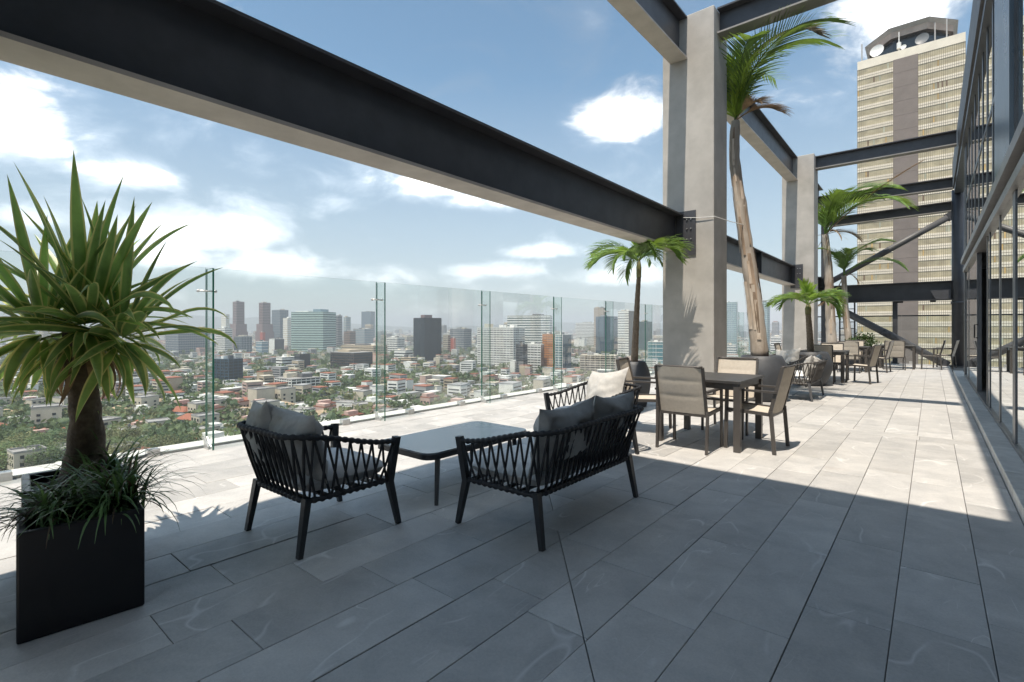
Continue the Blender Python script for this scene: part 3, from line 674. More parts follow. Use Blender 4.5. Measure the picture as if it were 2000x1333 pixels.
# ------------------------------------------------------------------ coffee table
t = thing('coffee_table', 'low rounded coffee table with grey glass top between the lounge seats', 'table', (-3.07, 2.94, 0), R(0))
def rrect(w, d, r, n=8):
    out = []
    for cx, cy_, a0 in ((w / 2 - r, d / 2 - r, 0), (-w / 2 + r, d / 2 - r, 90), (-w / 2 + r, -d / 2 + r, 180), (w / 2 - r, -d / 2 + r, 270)):
        for i in range(n + 1): a = R(a0 + 90 * i / n); out.append((cx + r * math.cos(a), cy_ + r * math.sin(a)))
    return out
b = MB(); b.prism(rrect(0.66, 1.17, 0.09), 0.388, 0.400, 0.002); b.build('table_top', M['table_glass'], t)
b = MB(); b.prism(rrect(0.672, 1.182, 0.095), 0.350, 0.3875, 0.004); b.build('rim', M['chair_frame'], t)
for sx in (-1, 1):
    for sy in (-1, 1):
        b = MB(); b.bar((sx * 0.26, sy * 0.44, 0.352), (sx * 0.285, sy * 0.475, 0), 0.036, 0.036, w2=0.024, h2=0.024); b.build('leg', M['chair_frame'], t)

# ------------------------------------------------------------------ dining sets
def dining_chair():
    t = thing('dining_chair', 'x', 'chair'); m = M['alu_brown']; up = Vector((0, 0, 1))
    for sx in (-1, 1):
        x = sx * 0.265
        b = MB(); b.bar((x, -0.235, 0.0), (x, -0.20, 0.44), 0.024, 0.036, up=Vector((0, 1, 0))); b.build('leg', m, t)
        b = MB(); b.bar((x, 0.25, 0.0), (x, 0.235, 0.632), 0.024, 0.036, up=Vector((0, 1, 0))); b.build('leg', m, t)
        b = MB(); b.bar((x, 0.265, 0.642), (x, -0.255, 0.640), 0.036, 0.022); b.build('armrest', m, t)
        b = MB(); b.bar((x, 0.235, 0.425), (x, -0.19, 0.405), 0.024, 0.034)
        p = [(x * 0.94, -0.185, 0.40), (x * 0.94, -0.225, 0.56), (x * 0.94, -0.285, 0.80), (x * 0.94, -0.305, 0.895)]
        for a, c in zip(p[:-1], p[1:]): b.bar(a, c, 0.024, 0.034, up=Vector((0, 1, 0)))
        b.build('side_frame', m, t)
    b = MB(); b.bar((-0.25, -0.195, 0.39), (0.25, -0.195, 0.39), 0.024, 0.028); b.build('cross_rail', m, t)
    b = MB(); b.bar((-0.25, 0.215, 0.40), (0.25, 0.215, 0.40), 0.024, 0.024); b.build('cross_rail', m, t)
    b = MB(); n = 10
    pts = []
    for i in range(n + 1):
        k = 2 * i / n - 1; pts.append((k * 0.249, -0.307 + 0.022 * (k * k - 1), 0.898))
    b.tube(pts, 0.013, 8); b.build('back_rail', m, t, smooth=True)
    def back(front):
        def fn(i, j):
            k = 2 * i - 1; z = 0.405 + 0.49 * j
            y = -0.19 - 0.04 * min(1, j / 0.33) - (0.08 * (j - 0.33) / 0.67 if j > 0.33 else 0) - 0.03 * (1 - k * k) * (0.5 + 0.5 * j)
            seam = min(abs(j - 0.36), abs(j - 0.70)); puff = 0.006 * min(1, (seam / 0.09)) ** 0.5 * (1 - k ** 6)
            return (k * 0.24, y + (puff if front else -puff), z)
        return fn
    b = MB(); b.grid(back(True), 12, 33); b.f[:] = [tuple(reversed(f)) for f in b.f]; b.grid(back(False), 12, 33); b.build('back_sling', M['sling'], t, smooth=True)
    def seat(top):
        def fn(i, j):
            k = 2 * i - 1; y = 0.235 - 0.42 * j; z = 0.43 - 0.025 * j - 0.018 * (1 - k * k); seam = min(abs(j - 0.36), abs(j - 0.70)); puff = 0.006 * min(1, seam / 0.09) ** 0.5 * (1 - k ** 6) * min(1, j / .06) ** .5
            return (k * 0.243, y, z + (puff if top else -puff))
        return fn
    b = MB(); b.grid(seat(True), 12, 33); b.grid(seat(False), 12, 33); b.build('seat_sling', M['sling'], t, smooth=True)
    return t
def dining_table():
    t = thing('dining_table', 'x', 'table'); w = 0.94
    b = MB(); b.prism([(-w / 2, -w / 2), (w / 2, -w / 2), (w / 2, w / 2), (-w / 2, w / 2)], 0.715, 0.745, 0.003); b.build('table_top', M['table_top'], t)
    b = MB(); k = w / 2 - 0.045
    for a, c in (((-k, -k), (k, -k)), ((k, -k), (k, k)), ((k, k), (-k, k)), ((-k, k), (-k, -k))):
        b.bar((a[0], a[1], 0.683), (c[0], c[1], 0.683), 0.03, 0.06)
    b.build('apron', M['alu_brown'], t)
    for sx in (-1, 1):
        for sy in (-1, 1): b = MB(); b.box(sx * k - 0.033, sx * k + 0.033, sy * k - 0.033, sy * k + 0.033, 0, 0.714); b.build('leg', M['alu_brown'], t)
    return t
CH, TB = dining_chair(), dining_table(); used = {'c': 0, 't': 0}
def put(src, key, loc, rz, label, group):
    o = src if used[key] == 0 else copy_tree(src); used[key] += 1
    o.location = (*loc, 0.0); o.rotation_euler = (0, 0, R(rz)); tag(o, label, None, group); return o
put(TB, 't', (-1.985, 5.965), 0, 'square dark dining table nearest the camera, in front of the big column', 'square dining tables')
CG = 'beige sling dining chairs'
put(CH, 'c', (-2.03, 5.44), 0, 'beige sling dining chair with its back to the camera at the nearest table', CG)
put(CH, 'c', (-1.46, 5.93), 88, 'beige sling dining chair on the right side of the nearest table', CG)
put(CH, 'c', (-1.98, 6.72), 180, 'beige sling dining chair on the far side of the nearest table', CG)
put(CH, 'c', (-2.78, 5.98), -78, 'beige sling dining chair left of the nearest table, beside the first palm pot', CG)
put(TB, 't', (-2.04, 14.53), 0, 'square dark dining table in the middle of the terrace, behind the far lounge seats', 'square dining tables')
put(CH, 'c', (-1.26, 14.45), 78, 'beige sling dining chair right of the middle dining table', CG)
put(CH, 'c', (-2.02, 13.86), 4, 'beige sling dining chair with its back to the camera at the middle dining table', CG)
put(CH, 'c', (-2.02, 15.30), 180, 'beige sling dining chair on the far side of the middle dining table', CG)
put(CH, 'c', (-2.80, 14.5), -90, 'beige sling dining chair left of the middle dining table by the second column', CG)
put(TB, 't', (-0.86, 20.55), 0, 'square dark dining table at the far end of the terrace', 'square dining tables')
put(TB, 't', (-1.90, 18.3), 0, 'square dark dining table between the middle table and the far table', 'square dining tables')
put(CH, 'c', (-0.92, 19.72), 8, 'beige sling dining chair with its back to the camera at the far table', CG)
put(CH, 'c', (0.0, 20.7), 90, 'beige sling dining chair seen side-on right of the far table', CG)
put(CH, 'c', (-1.62, 20.5), -90, 'beige sling dining chair left of the far table', CG)
put(CH, 'c', (-1.85, 17.6), 0, 'beige sling dining chair on the near side of the third table', CG)
put(CH, 'c', (-1.20, 18.4), 84, 'beige sling dining chair right of the third table', CG)
put(CH, 'c', (-1.90, 19.05), 180, 'beige sling dining chair behind the third table', CG)
put(CH, 'c', (0.33, 21.6), 80, 'beige sling dining chair alone beside the round steel column', CG)

# ------------------------------------------------------------------ planters and pots
def box_planter(label, loc, rz, w, d, h):
    t = thing('box_planter', label, 'planter', loc, rz, 'black box planters'); th = 0.035
    b = MB()
    o = [(-w / 2, -d / 2), (w / 2, -d / 2), (w / 2, d / 2), (-w / 2, d / 2)]; i_ = [(x - math.copysign(th, x), y - math.copysign(th, y)) for x, y in o]
    vs = [(x, y, 0) for x, y in o] + [(x, y, h) for x, y in o] + [(x, y, h) for x, y in i_] + [(x, y, h - 0.12) for x, y in i_]
    fs = [(0, 3, 2, 1)] + [(k, (k + 1) % 4, 4 + (k + 1) % 4, 4 + k) for k in range(4)] + [(4 + k, 4 + (k + 1) % 4, 8 + (k + 1) % 4, 8 + k) for k in range(4)] + [(8 + k, 8 + (k + 1) % 4, 12 + (k + 1) % 4, 12 + k) for k in range(4)]
    b.add(vs, fs); ob = b.build('shell', M['planter'], t); md = ob.modifiers.new('bevel', 'BEVEL'); md.width = 0.008; md.segments = 3
    s = MB(); s.grid(lambda i, j: ((i - .5) * (w - 2 * th - .004), (j - .5) * (d - 2 * th - .004), h - 0.055 + 0.02 * mnoise.noise(Vector((i * 6, j * 6, 1)))), 12, 12); s.build('soil', M['soil'], t, smooth=True)
    return t
PR = R(-5.6)
ax = Vector((math.cos(PR), math.sin(PR), 0)); ay = Vector((-math.sin(PR), math.cos(PR), 0))
p0 = Vector((-2.872, 0.272, 0))
P1 = p0 - ax * 0.215 + ay * 0.215; P2 = p0 - ax * 0.735 + ay * 0.232
box_planter('glossy black square planter at the lower left with strap grass', P1, PR, 0.43, 0.43, 0.455)
box_planter('second black square planter half hidden behind the first at the left edge', P2, PR, 0.43, 0.43, 0.50)
def round_pot(label, loc, rt, rm, rb, h):
    t = thing('round_pot', label, 'pot', loc, 0, 'large round plant pots'); prof = []
    for i in range(15):
        k = i / 14
        r = rb + (rm - rb) * math.sin(min(1, k / 0.62) * math.pi / 2) if k < 0.62 else rm + (rt - rm) * ((k - 0.62) / 0.38) ** 1.6
        prof.append((r, h * k))
    prof += [(rt - 0.012, h + 0.006), (rt - 0.03, h), (rt - 0.035, h - 0.10)]
    b = MB(); b.lathe([(0.001, 0)] + prof, 40); b.build('shell', M['pot'], t, smooth=True)
    s = MB(); s.lathe([(0.0, h - 0.075), (rt * 0.5, h - 0.07), (rt - 0.03, h - 0.08)], 24); s.build('soil', M['soil'], t, smooth=True)
    return t
round_pot('dark conical pot of the first palm, behind the nearest dining set', (-3.82, 7.75, 0), 0.185, 0.27, 0.20, 0.74)
round_pot('wide rounded charcoal pot of the tall palm beside the big column', (-2.36, 9.85, 0), 0.33, 0.44, 0.30, 0.80)
round_pot('wide rounded charcoal pot of the small palm behind the far lounge seats', (-2.12, 13.15, 0), 0.33, 0.43, 0.28, 0.76)
t = thing('long_planter', 'dark rectangular planter with tall palms and flowering shrub at the far end', 'planter', (-2.3, 21.3, 0))
b = MB(); b.box(-0.85, 0.85, -0.5, 0.5, 0, 0.62); b.box(-0.87, 0.87, -0.52, 0.52, 0.622, 0.66); b.build('shell', M['pot'], t)
b = MB(); b.box(-0.82, 0.82, -0.47, 0.47, 0.662, 0.68); b.build('soil', M['soil'], t)

# ------------------------------------------------------------------ plants
def sword_leaf(L_, W, bend, n=12, fold=0.25, twist=0.0, droop=0.0):
    """leaf along +X rising in Z, curving down by 'bend' (radians over its length), droop bends it near the tip"""
    b = MB(); b.uv = []; x = z = 0.0; a = 0.0
    rows = []
    for i in range(n + 1):
        t = i / n; w = W * min(1, (t / 0.12) ** 0.5 * 0.55 + 0.45 * min(1, t / 0.35)) * (1 - max(0, (t - 0.45) / 0.55) ** 1.7)
        rows.append((x, z, a, w, t))
        a = -bend * (t ** 1.4) - droop * max(0, (t - 0.45) / 0.55) ** 1.5; x += L_ / n * math.cos(a); z += L_ / n * math.sin(a)
    for (x, z, a, w, t) in rows:
        tw = twist * t
        for k in (-1, -0.5, 0, 0.5, 1):
            y = k * w / 2; up = abs(k) * w * fold
            yy = y * math.cos(tw) - up * math.sin(tw); uu = y * math.sin(tw) + up * math.cos(tw)
            b.v.append((x - uu * math.sin(a), yy, z + uu * math.cos(a))); b.uv.append((abs(k), t))
    for i in range(n):
        for j in range(4): q = i * 5 + j; b.f.append((q, q + 5, q + 6, q + 1)); b.m.append(0)
    return b
rl = random.Random(21)
dr = thing('dracaena_plant', 'large sword-leaved variegated plant with thick trunk in the rear black planter', 'plant', (P2.x + 0.03, P2.y + 0.02, 0.43))
tr = MB(); pts = []; rs = []
for i in range(17):
    k = i / 16; pts.append((0.02 * math.sin(3 * k), 0.015 * math.sin(5 * k), 0.86 * k)); rs.append((0.112 - 0.042 * min(1, k * 2.4) + 0.003 * math.sin(k * 40)) * (1 + 0.05 * rl.uniform(-1, 1)))
tr.tube(pts, rs, 18); tr.build('trunk', M['bark'], dr, smooth=True)
leafs = [sword_leaf(1, 0.105, b_, fold=f, twist=tw, droop=dp).mesh('leaf', M['leaf'], True) for b_, f, tw, dp in
         ((0.12, 0.30, 0.1, 0.0), (0.35, 0.22, -0.5, 0.15), (0.7, 0.2, 0.5, 0.2), (1.1, 0.25, -0.3, 0.5), (0.15, 0.2, 0.8, 1.5), (1.5, 0.2, 0.4, 0.3))]
for (hx, hy, hz, n, s0) in ((0.0, 0.02, 0.93, 84, 1.0), (0.10, 0.15, 0.86, 44, 0.95), (-0.08, -0.14, 0.90, 40, 0.98)):
    for k in range(n):
        q = (k + 0.5) / n; el = 84 - 142 * q ** 0.9 + rl.uniform(-14, 14); azm = k * 137.5 + rl.uniform(-14, 14)
        vi = 0 if el > 62 else (rl.choice((0, 1, 1)) if el > 30 else (rl.choice((1, 2, 4, 4)) if el > -5 else rl.choice((1, 2, 3))))
        ln = s0 * (0.76 if el > 55 else 0.62 if el > 5 else 0.42) * rl.uniform(0.70, 1.12)
        o = link('leaf', leafs[vi], dr, (hx + 0.03 * math.cos(R(azm)), hy + 0.03 * math.sin(R(azm)), hz - 0.10 * q))
        o.rotation_euler = (rl.uniform(-0.5, 0.5), -R(el), R(azm)); o.scale = (ln * 1.05, 0.54 * rl.uniform(0.75, 1.2), ln)
dead = sword_leaf(1, 0.09, 0.9, fold=0.35, twist=0.6, droop=0.6).mesh('leaf', M['frond_dry'], True)
for k in range(12):
    azm = k * 97 + 20; o = link('leaf', dead, dr, (0.05 * math.cos(R(azm)), 0.05 * math.sin(R(azm)), 0.78)); o.rotation_euler = (rl.uniform(-.6, .6), R(rl.uniform(38, 72)), R(azm)); ln = rl.uniform(0.26, 0.42); o.scale = (ln, 0.42, ln)
def grass_clump(label, loc, n, L0, spread, seed):
    r = random.Random(seed); t = thing('strap_grass', label, 'grass clump', loc, 0, 'strap grass clumps'); bm_ = (MB(), MB())
    for k in range(n):
        a = r.uniform(0, 6.283); L_ = L0 * r.uniform(0.55, 1.15); el = R(r.uniform(38, 88)); bend = r.uniform(1.2, 2.6); w = r.uniform(0.006, 0.010)
        b = bm_[1] if r.random() < 0.22 else bm_[0]; ox, oy = r.gauss(0, spread), r.gauss(0, spread)
        x = z = 0; ca, sa = math.cos(a), math.sin(a); k0 = len(b.v); nn = 9
        for i in range(nn + 1):
            tt = i / nn; ww = w * (1 - tt ** 2.2) + 0.0006
            for sg in (-1, 1): b.v.append((ox + x * ca - sg * ww * sa / 1.2, oy + x * sa + sg * ww * ca / 1.2, z))
            e = el - bend * tt ** 1.3; x += L_ / nn * math.cos(e); z += L_ / nn * math.sin(e)
        for i in range(nn): q = k0 + 2 * i; b.f.append((q, q + 1, q + 3, q + 2)); b.m.append(0)
    o = bm_[0].build('blades', M['grass'], t, smooth=True); o['kind'] = 'stuff'
    o = bm_[1].build('dry_blades', M['grass_brown'], t, smooth=True); o['kind'] = 'stuff'
grass_clump('dark strap grass at the left front of the black planter', P1 - ax * 0.03 - ay * 0.11 + Vector((0, 0, 0.39)), 170, 0.32, 0.035, 1)
grass_clump('dark strap grass spilling over the right side of the black planter', P1 - ax * 0.02 + ay * 0.14 + Vector((0, 0, 0.39)), 210, 0.42, 0.04, 2)
grass_clump('dark strap grass in the middle of the front black planter', P1 - ax * 0.13 - ay * 0.02 + Vector((0, 0, 0.39)), 120, 0.34, 0.04, 3)
grass_clump('dark strap grass in the half hidden second planter', P2 + ax * 0.08 + ay * 0.12 + Vector((0, 0, 0.43)), 130, 0.38, 0.04, 4)

def frond_mesh(L_, nl, ll, arch, m, droop=0.6, vang=0.5, w=0.028, lift=0.35, seed=0, start=0.18, fwd=0.9):
    """feather frond along +X: arching midrib, narrow leaflets on both sides"""
    r = random.Random(seed); b = MB(); x = z = 0.0; a = lift; P = []; n = 24
    for i in range(n + 1):
        t = i / n; P.append((Vector((x, 0, z)), a)); a = lift - arch * t ** 1.35; x += L_ / n * math.cos(a); z += L_ / n * math.sin(a)
    b.tube([p for p, _ in P], [0.011 * (1 - 0.85 * i / n) * (L_ / 1.0) ** 0.5 + 0.001 for i in range(n + 1)], 5, 0)
    for k in range(nl):
        t = start + (1 - start) * (k + 0.5) / nl; f = t * n; i = min(n - 1, int(f)); p = P[i][0].lerp(P[i + 1][0], f - i); a = P[i][1]
        fd = Vector((math.cos(a), 0, math.sin(a))); upv = Vector((-math.sin(a), 0, math.cos(a)))
        le = ll * (0.45 + 0.55 * math.sin(math.pi * min(1, 0.15 + (t - start) / (1 - start) * 0.80))) * r.uniform(0.85, 1.1)
        for sg in (-1, 1):
            d = (Vector((0, sg, 0)) * 1.0 + fd * (fwd * r.uniform(0.8, 1.2) + 0.9 * t) + upv * vang * r.uniform(0.6, 1.3)).normalized(); q = p.copy(); ww = w * r.uniform(0.8, 1.1); k0 = len(b.v); s = 4
            side = d.cross(Vector((0, 0, 1))).normalized() if abs(d.z) < 0.95 else Vector((1, 0, 0)); side = (side + upv * 0.35 * sg).normalized()
            for j in range(s + 1):
                u = j / s; hw = ww / 2 * (1 - u ** 1.8) * (0.5 + 0.5 * min(1, u * 4)) + 0.0008
                b.v.append(tuple(q - side * hw)); b.v.append(tuple(q + side * hw)); d = (d + Vector((0, 0, -1)) * droop * (u + 0.15) * 0.55).normalized(); q = q + d * (le / s)
            for j in range(s): c = k0 + 2 * j; b.f.append((c, c + 1, c + 3, c + 2)); b.m.append(0)
    return b.mesh('frond', m, True)
def palm(name, label, loc, trunk_pts, trunk_r, tm, fronds, group=None, shaft=None, n=14, knots=0):
    t = thing(name, label, 'palm tree', loc, 0, group); b = MB(); m = 26; pts = []; rs = []
    TP = [Vector(p) for p in trunk_pts]; fn, L_ = along(TP); rr = random.Random(len(label))
    for i in range(m + 1):
        k = i / m; pts.append(fn(k)); r = trunk_r[0] + (trunk_r[1] - trunk_r[0]) * k; rs.append(r * (1 + (0.05 if i % 2 else -0.03) + knots * rr.uniform(-1, 1)))
    b.tube(pts, rs, n); b.build('trunk', M[tm], t, smooth=True)
    if knots:                    # peeling strips of old leaf sheath
        for k in range(26):
            h0 = rr.uniform(0.0, 0.92); h1 = min(1.0, h0 + rr.uniform(0.10, 0.28)); a = rr.uniform(0, 6.28); wd = rr.uniform(0.12, 0.34); q = MB(); ns = 5
            for i in range(ns + 1):
                kk = h0 + (h1 - h0) * i / ns; c = fn(kk); r = (trunk_r[0] + (trunk_r[1] - trunk_r[0]) * kk) * (1.09 + 0.08 * (i / ns) ** 3 * rr.uniform(0.4, 1.4))
                ww = wd * (0.7 + 0.3 * math.sin(math.pi * i / ns)) * rr.uniform(0.75, 1.15)
                for j in (-1, 0, 1): q.v.append((c.x + r * math.cos(a + j * ww), c.y + r * math.sin(a + j * ww), c.z))
            for i in range(ns):
                for j in range(2): z0 = i * 3 + j; q.f.append((z0, z0 + 1, z0 + 4, z0 + 3)); q.m.append(0)
            q.build('bark_strip', M[rr.choice(('husk', 'husk', 'husk_dark'))], t, smooth=True)
    top = TP[-1]
    if shaft:
        c = MB(); c.tube([top - Vector((0, 0, 0.02)), top + Vector((0, 0, shaft * 0.5)), top + Vector((0, 0, shaft))], [trunk_r[1] * 1.15, trunk_r[1] * 1.2, trunk_r[1] * 0.5], 12); c.build('crownshaft', M['palm_crownshaft'], t, smooth=True); top = top + Vector((0, 0, shaft * 0.85))
    for (me, az, tilt, sc) in fronds:
        o = link('frond', me, t, top); o.rotation_euler = (0, -R(tilt), R(az)); o.scale = (sc, sc, sc)
    return t
FA = frond_mesh(0.78, 36, 0.36, 1.5, M['frond'], 0.5, 0.55, 0.030, 0.5, 1); FB = frond_mesh(0.72, 36, 0.36, 2.1, M['frond'], 0.6, 0.5, 0.030, 0.5, 2); FC = frond_mesh(0.60, 22, 0.30, 0.8, M['frond_bright'], 0.3, 0.7, 0.028, 0.3, 3)
def star(n, seed, up=None):
    r = random.Random(seed); out = []
    for k in range(n):
        az = k * 360 / n + r.uniform(-14, 14); out.append((r.choice((FA, FB)), az, r.uniform(-4, 28), r.uniform(0.85, 1.1)))
    for k in range(3): out.append((FC, r.uniform(0, 360), r.uniform(48, 76), r.uniform(0.7, 0.95)))
    return out
palm('potted_palm', 'slim potted palm with drooping green fronds left of the big column', (-3.82, 7.75, 0.66), [(0, 0, 0), (0.03, 0, 0.6), (0.05, 0.02, 1.15), (0.07, 0.03, 1.50)], (0.062, 0.036), 'palm_trunk', star(14, 5), 'palms on the terrace', 0.30)
palm('potted_palm', 'small bright potted palm behind the far lounge seats', (-2.12, 13.15, 0.68), [(0, 0, 0), (-0.02, 0, 0.5), (-0.05, 0.0, 0.95)], (0.075, 0.055), 'palm_trunk', star(11, 8), 'palms on the terrace', 0.24)
# tall palm beside the big column: pale leaning trunk, ragged crown blown to the right
FL = frond_mesh(1.75, 44, 0.62, 2.0, M['frond'], 0.45, 0.10, 0.021, 0.9, 11, 0.15, 0.5); FLb = frond_mesh(0.85, 30, 0.46, 0.6, M['frond_bright'], 0.25, 0.5, 0.020, 0.3, 12, 0.05, 1.2)
FD = frond_mesh(0.80, 44, 0.46, 1.2, M['frond_dry'], 0.4, 0.5, 0.014, 0.5, 13, 0.30, 1.6); FG = frond_mesh(1.75, 46, 0.36, 2.7, M['frond_grey'], 0.5, 0.2, 0.020, 1.0, 14, 0.35, 1.1)
palm('tall_palm', 'tall palm with pale leaning trunk and ragged fronds beside the big column', (-2.36, 9.85, 0.72), [(-0.02, 0, 0), (-0.10, -0.02, 0.9), (-0.22, -0.05, 1.9), (-0.36, -0.08, 3.0), (-0.43, -0.1, 3.6), (-0.44, -0.1, 3.95), (-0.42, -0.1, 4.4)], (0.148, 0.074), 'pale_trunk',
     [(FL, -24, 24, 1.3), (FL, 16, 34, 1.25), (FL, -62, 32, 1.0), (FL, 62, 38, 0.95), (FG, -10, 40, 1.35)] + [(FLb, k * 47 + 10, 56 + (k * 29) % 30, 1.0 + (k % 3) * 0.15) for k in range(15)] + [(FD, -12, -6, 1.0), (FD, 10, 8, 0.85), (FD, -40, 2, 0.9)], 'palms on the terrace', n=16, knots=0.10)
FN = frond_mesh(1.45, 42, 0.50, 1.7, M['frond'], 0.5, 0.15, 0.026, 0.8, 21, 0.15, 0.7); FS = frond_mesh(2.1, 40, 0.20, 0.35, M['frond_dry'], 0.3, 0.3, 0.014, 0.15, 22, 0.45, 1.5); FH = frond_mesh(1.5, 40, 0.34, 0.9, M['frond_dry'], 0.7, 0.3, 0.018, -0.9, 23, 0.3)
palm('tall_palm', 'tall palm with thick pale trunk in the far planter', (-2.75, 21.1, 0.66), [(0, 0, 0), (-0.06, 0, 1.5), (-0.10, 0, 2.8), (-0.20, 0, 4.0)], (0.17, 0.10), 'pale_trunk',
     [(FN, -10, 26, 1.85), (FN, 30, 30, 1.7), (FN, 75, 34, 1.4), (FN, -60, 34, 1.45), (FN, 140, 36, 1.2), (FN, 230, 36, 1.2), (FN, 190, 42, 1.1), (FN, -25, 6, 2.0), (FS, -14, 34, 1.6), (FH, 10, -62, 0.9), (FN, 0, 40, 1.6), (FD, 20, -10, 1.3), (FD, -50, -14, 1.2), (FD, 160, -20, 1.1)], 'palms on the terrace', n=14, knots=0.06)
palm('tall_palm', 'slimmer tall palm with hanging dry frond in the far planter', (-2.25, 21.3, 0.66), [(0, 0, 0), (-0.10, 0, 1.2), (-0.16, 0, 2.5)], (0.11, 0.075), 'pale_trunk',
     [(FN, -8, 34, 1.3), (FN, 40, 36, 1.05), (FN, 120, 40, 1.0), (FN, 220, 42, 1.0), (FN, -70, 36, 0.95), (FN, -2, 0, 1.3), (FD, 60, -12, 1.0), (FH, -10, -60, 1.0), (FH, 60, -66, 0.8)], 'palms on the terrace', n=14, knots=0.06)
# flowering shrub
t = thing('flowering_shrub', 'leafy shrub with white flowers in the far planter', 'shrub', (-1.85, 21.1, 0.66)); b = MB(); fl = MB(); rs_ = random.Random(4)
for k in range(900):
    d = Vector((rs_.gauss(0, 1), rs_.gauss(0, 1), abs(rs_.gauss(0, 1)))).normalized(); rad = rs_.uniform(0.55, 1.0) * (0.8 + 0.25 * mnoise.noise(d * 2))
    p = Vector((d.x * 0.62, d.y * 0.40, d.z * 0.62)) * rad; s = rs_.uniform(0.03, 0.06); n_ = Vector((rs_.gauss(0, 1), rs_.gauss(0, 1), rs_.gauss(0, 1) + 0.8)).normalized(); x_ = n_.orthogonal().normalized(); y_ = n_.cross(x_)
    (fl if rs_.random() < 0.05 else b).poly([p - x_ * s, p + y_ * s * 0.45, p + x_ * s, p - y_ * s * 0.45])
o = b.build('foliage', M['shrub'], t); o['kind'] = 'stuff'; o = fl.build('flowers', M['flower'], t); o['kind'] = 'stuff'
st = MB()
for k in range(5): st.tube([(0, 0, 0), (0.25 * math.cos(k * 1.3), 0.15 * math.sin(k * 1.3), 0.4)], [0.018, 0.008], 6)
st.build('stems', M['bark'], t)
# cord tied from the beam to the tall palm
t = thing('cord', 'thin white cord tied from the big beam to the tall palm trunk', 'cord', (0, 0, 0)); b = MB()
a_, c_ = Vector((-3.32, 8.62, 3.22)), Vector((-2.62, 9.75, 3.18)); mid_ = Vector((CX1 + 0.02, 8.63, 3.17))
b.tube([a_, a_.lerp(mid_, .5) - Vector((0, 0, .012)), mid_, mid_.lerp(c_, .5) - Vector((0, 0, .012)), c_], 0.006, 6); b.build('strand', M['cord'], t)

# ------------------------------------------------------------------ the city below
RT = Vector((CY, SY, 0)); FW = Vector((-SY, CY, 0)); DROP = CAM_H - GROUND_Z
def city_pt(u, z, h=GROUND_Z):
    p = RT * ((u - 1000) / F_PX * z) + FW * z; return Vector((p.x, p.y, h))
def zdepth(v): return DROP * F_PX / (v - V_H)
def gmat():
    m = mat('city ground', (0.16, 0.15, 0.13), 0.95, 0.3, 0.02, detail=8, col2=(0.075, 0.095, 0.045)); return m
gp = MB(); S_ = 16000; gp.poly([(-S_, -S_, 0), (S_, -S_, 0), (S_, S_, 0), (-S_, S_, 0)])
tag(gp.build('ground', gmat(), loc=(0, 0, GROUND_Z)), kind='structure')
def bm(name, c, rough=0.7, spec=0.4, var=0.10, scale=0.15, **k): M[name] = mat(name, c, rough, var, scale, spec=spec, **k)
bm('b_white', (0.74, 0.73, 0.69)); bm('b_cream', (0.55, 0.49, 0.39)); bm('b_tan', (0.47, 0.38, 0.27)); bm('b_grey', (0.33, 0.33, 0.33)); bm('b_dgrey', (0.12, 0.12, 0.125)); bm('b_mauve', (0.21, 0.145, 0.145))
bm('b_red', (0.42, 0.10, 0.07)); bm('b_orange', (0.50, 0.21, 0.07)); bm('b_brown', (0.22, 0.13, 0.09)); bm('b_green', (0.36, 0.47, 0.44)); bm('b_pink', (0.52, 0.36, 0.31)); bm('b_yellow', (0.58, 0.47, 0.24))
bm('g_dark', (0.014, 0.024, 0.034), 0.18, 0.6); bm('g_blue', (0.035, 0.075, 0.11), 0.15, 0.7); bm('g_green', (0.035, 0.075, 0.075), 0.18, 0.7); bm('g_teal', (0.08, 0.22, 0.25), 0.15, 0.7); bm('g_lblue', (0.17, 0.25, 0.30), 0.2, 0.6); bm('g_brown', (0.07, 0.055, 0.045), 0.25, 0.5)
bm('roof_red', (0.36, 0.13, 0.075), 0.85, col2=(0.22, 0.09, 0.06), scale=1.5); bm('roof_grey', (0.30, 0.29, 0.28), 0.9, scale=0.4, var=0.25); bm('roof_tan', (0.40, 0.30, 0.20), 0.9, scale=0.6, var=0.2)
bm('asphalt', (0.055, 0.055, 0.056), 0.9)
FOOT = []          # footprints already taken (x, y, radius)
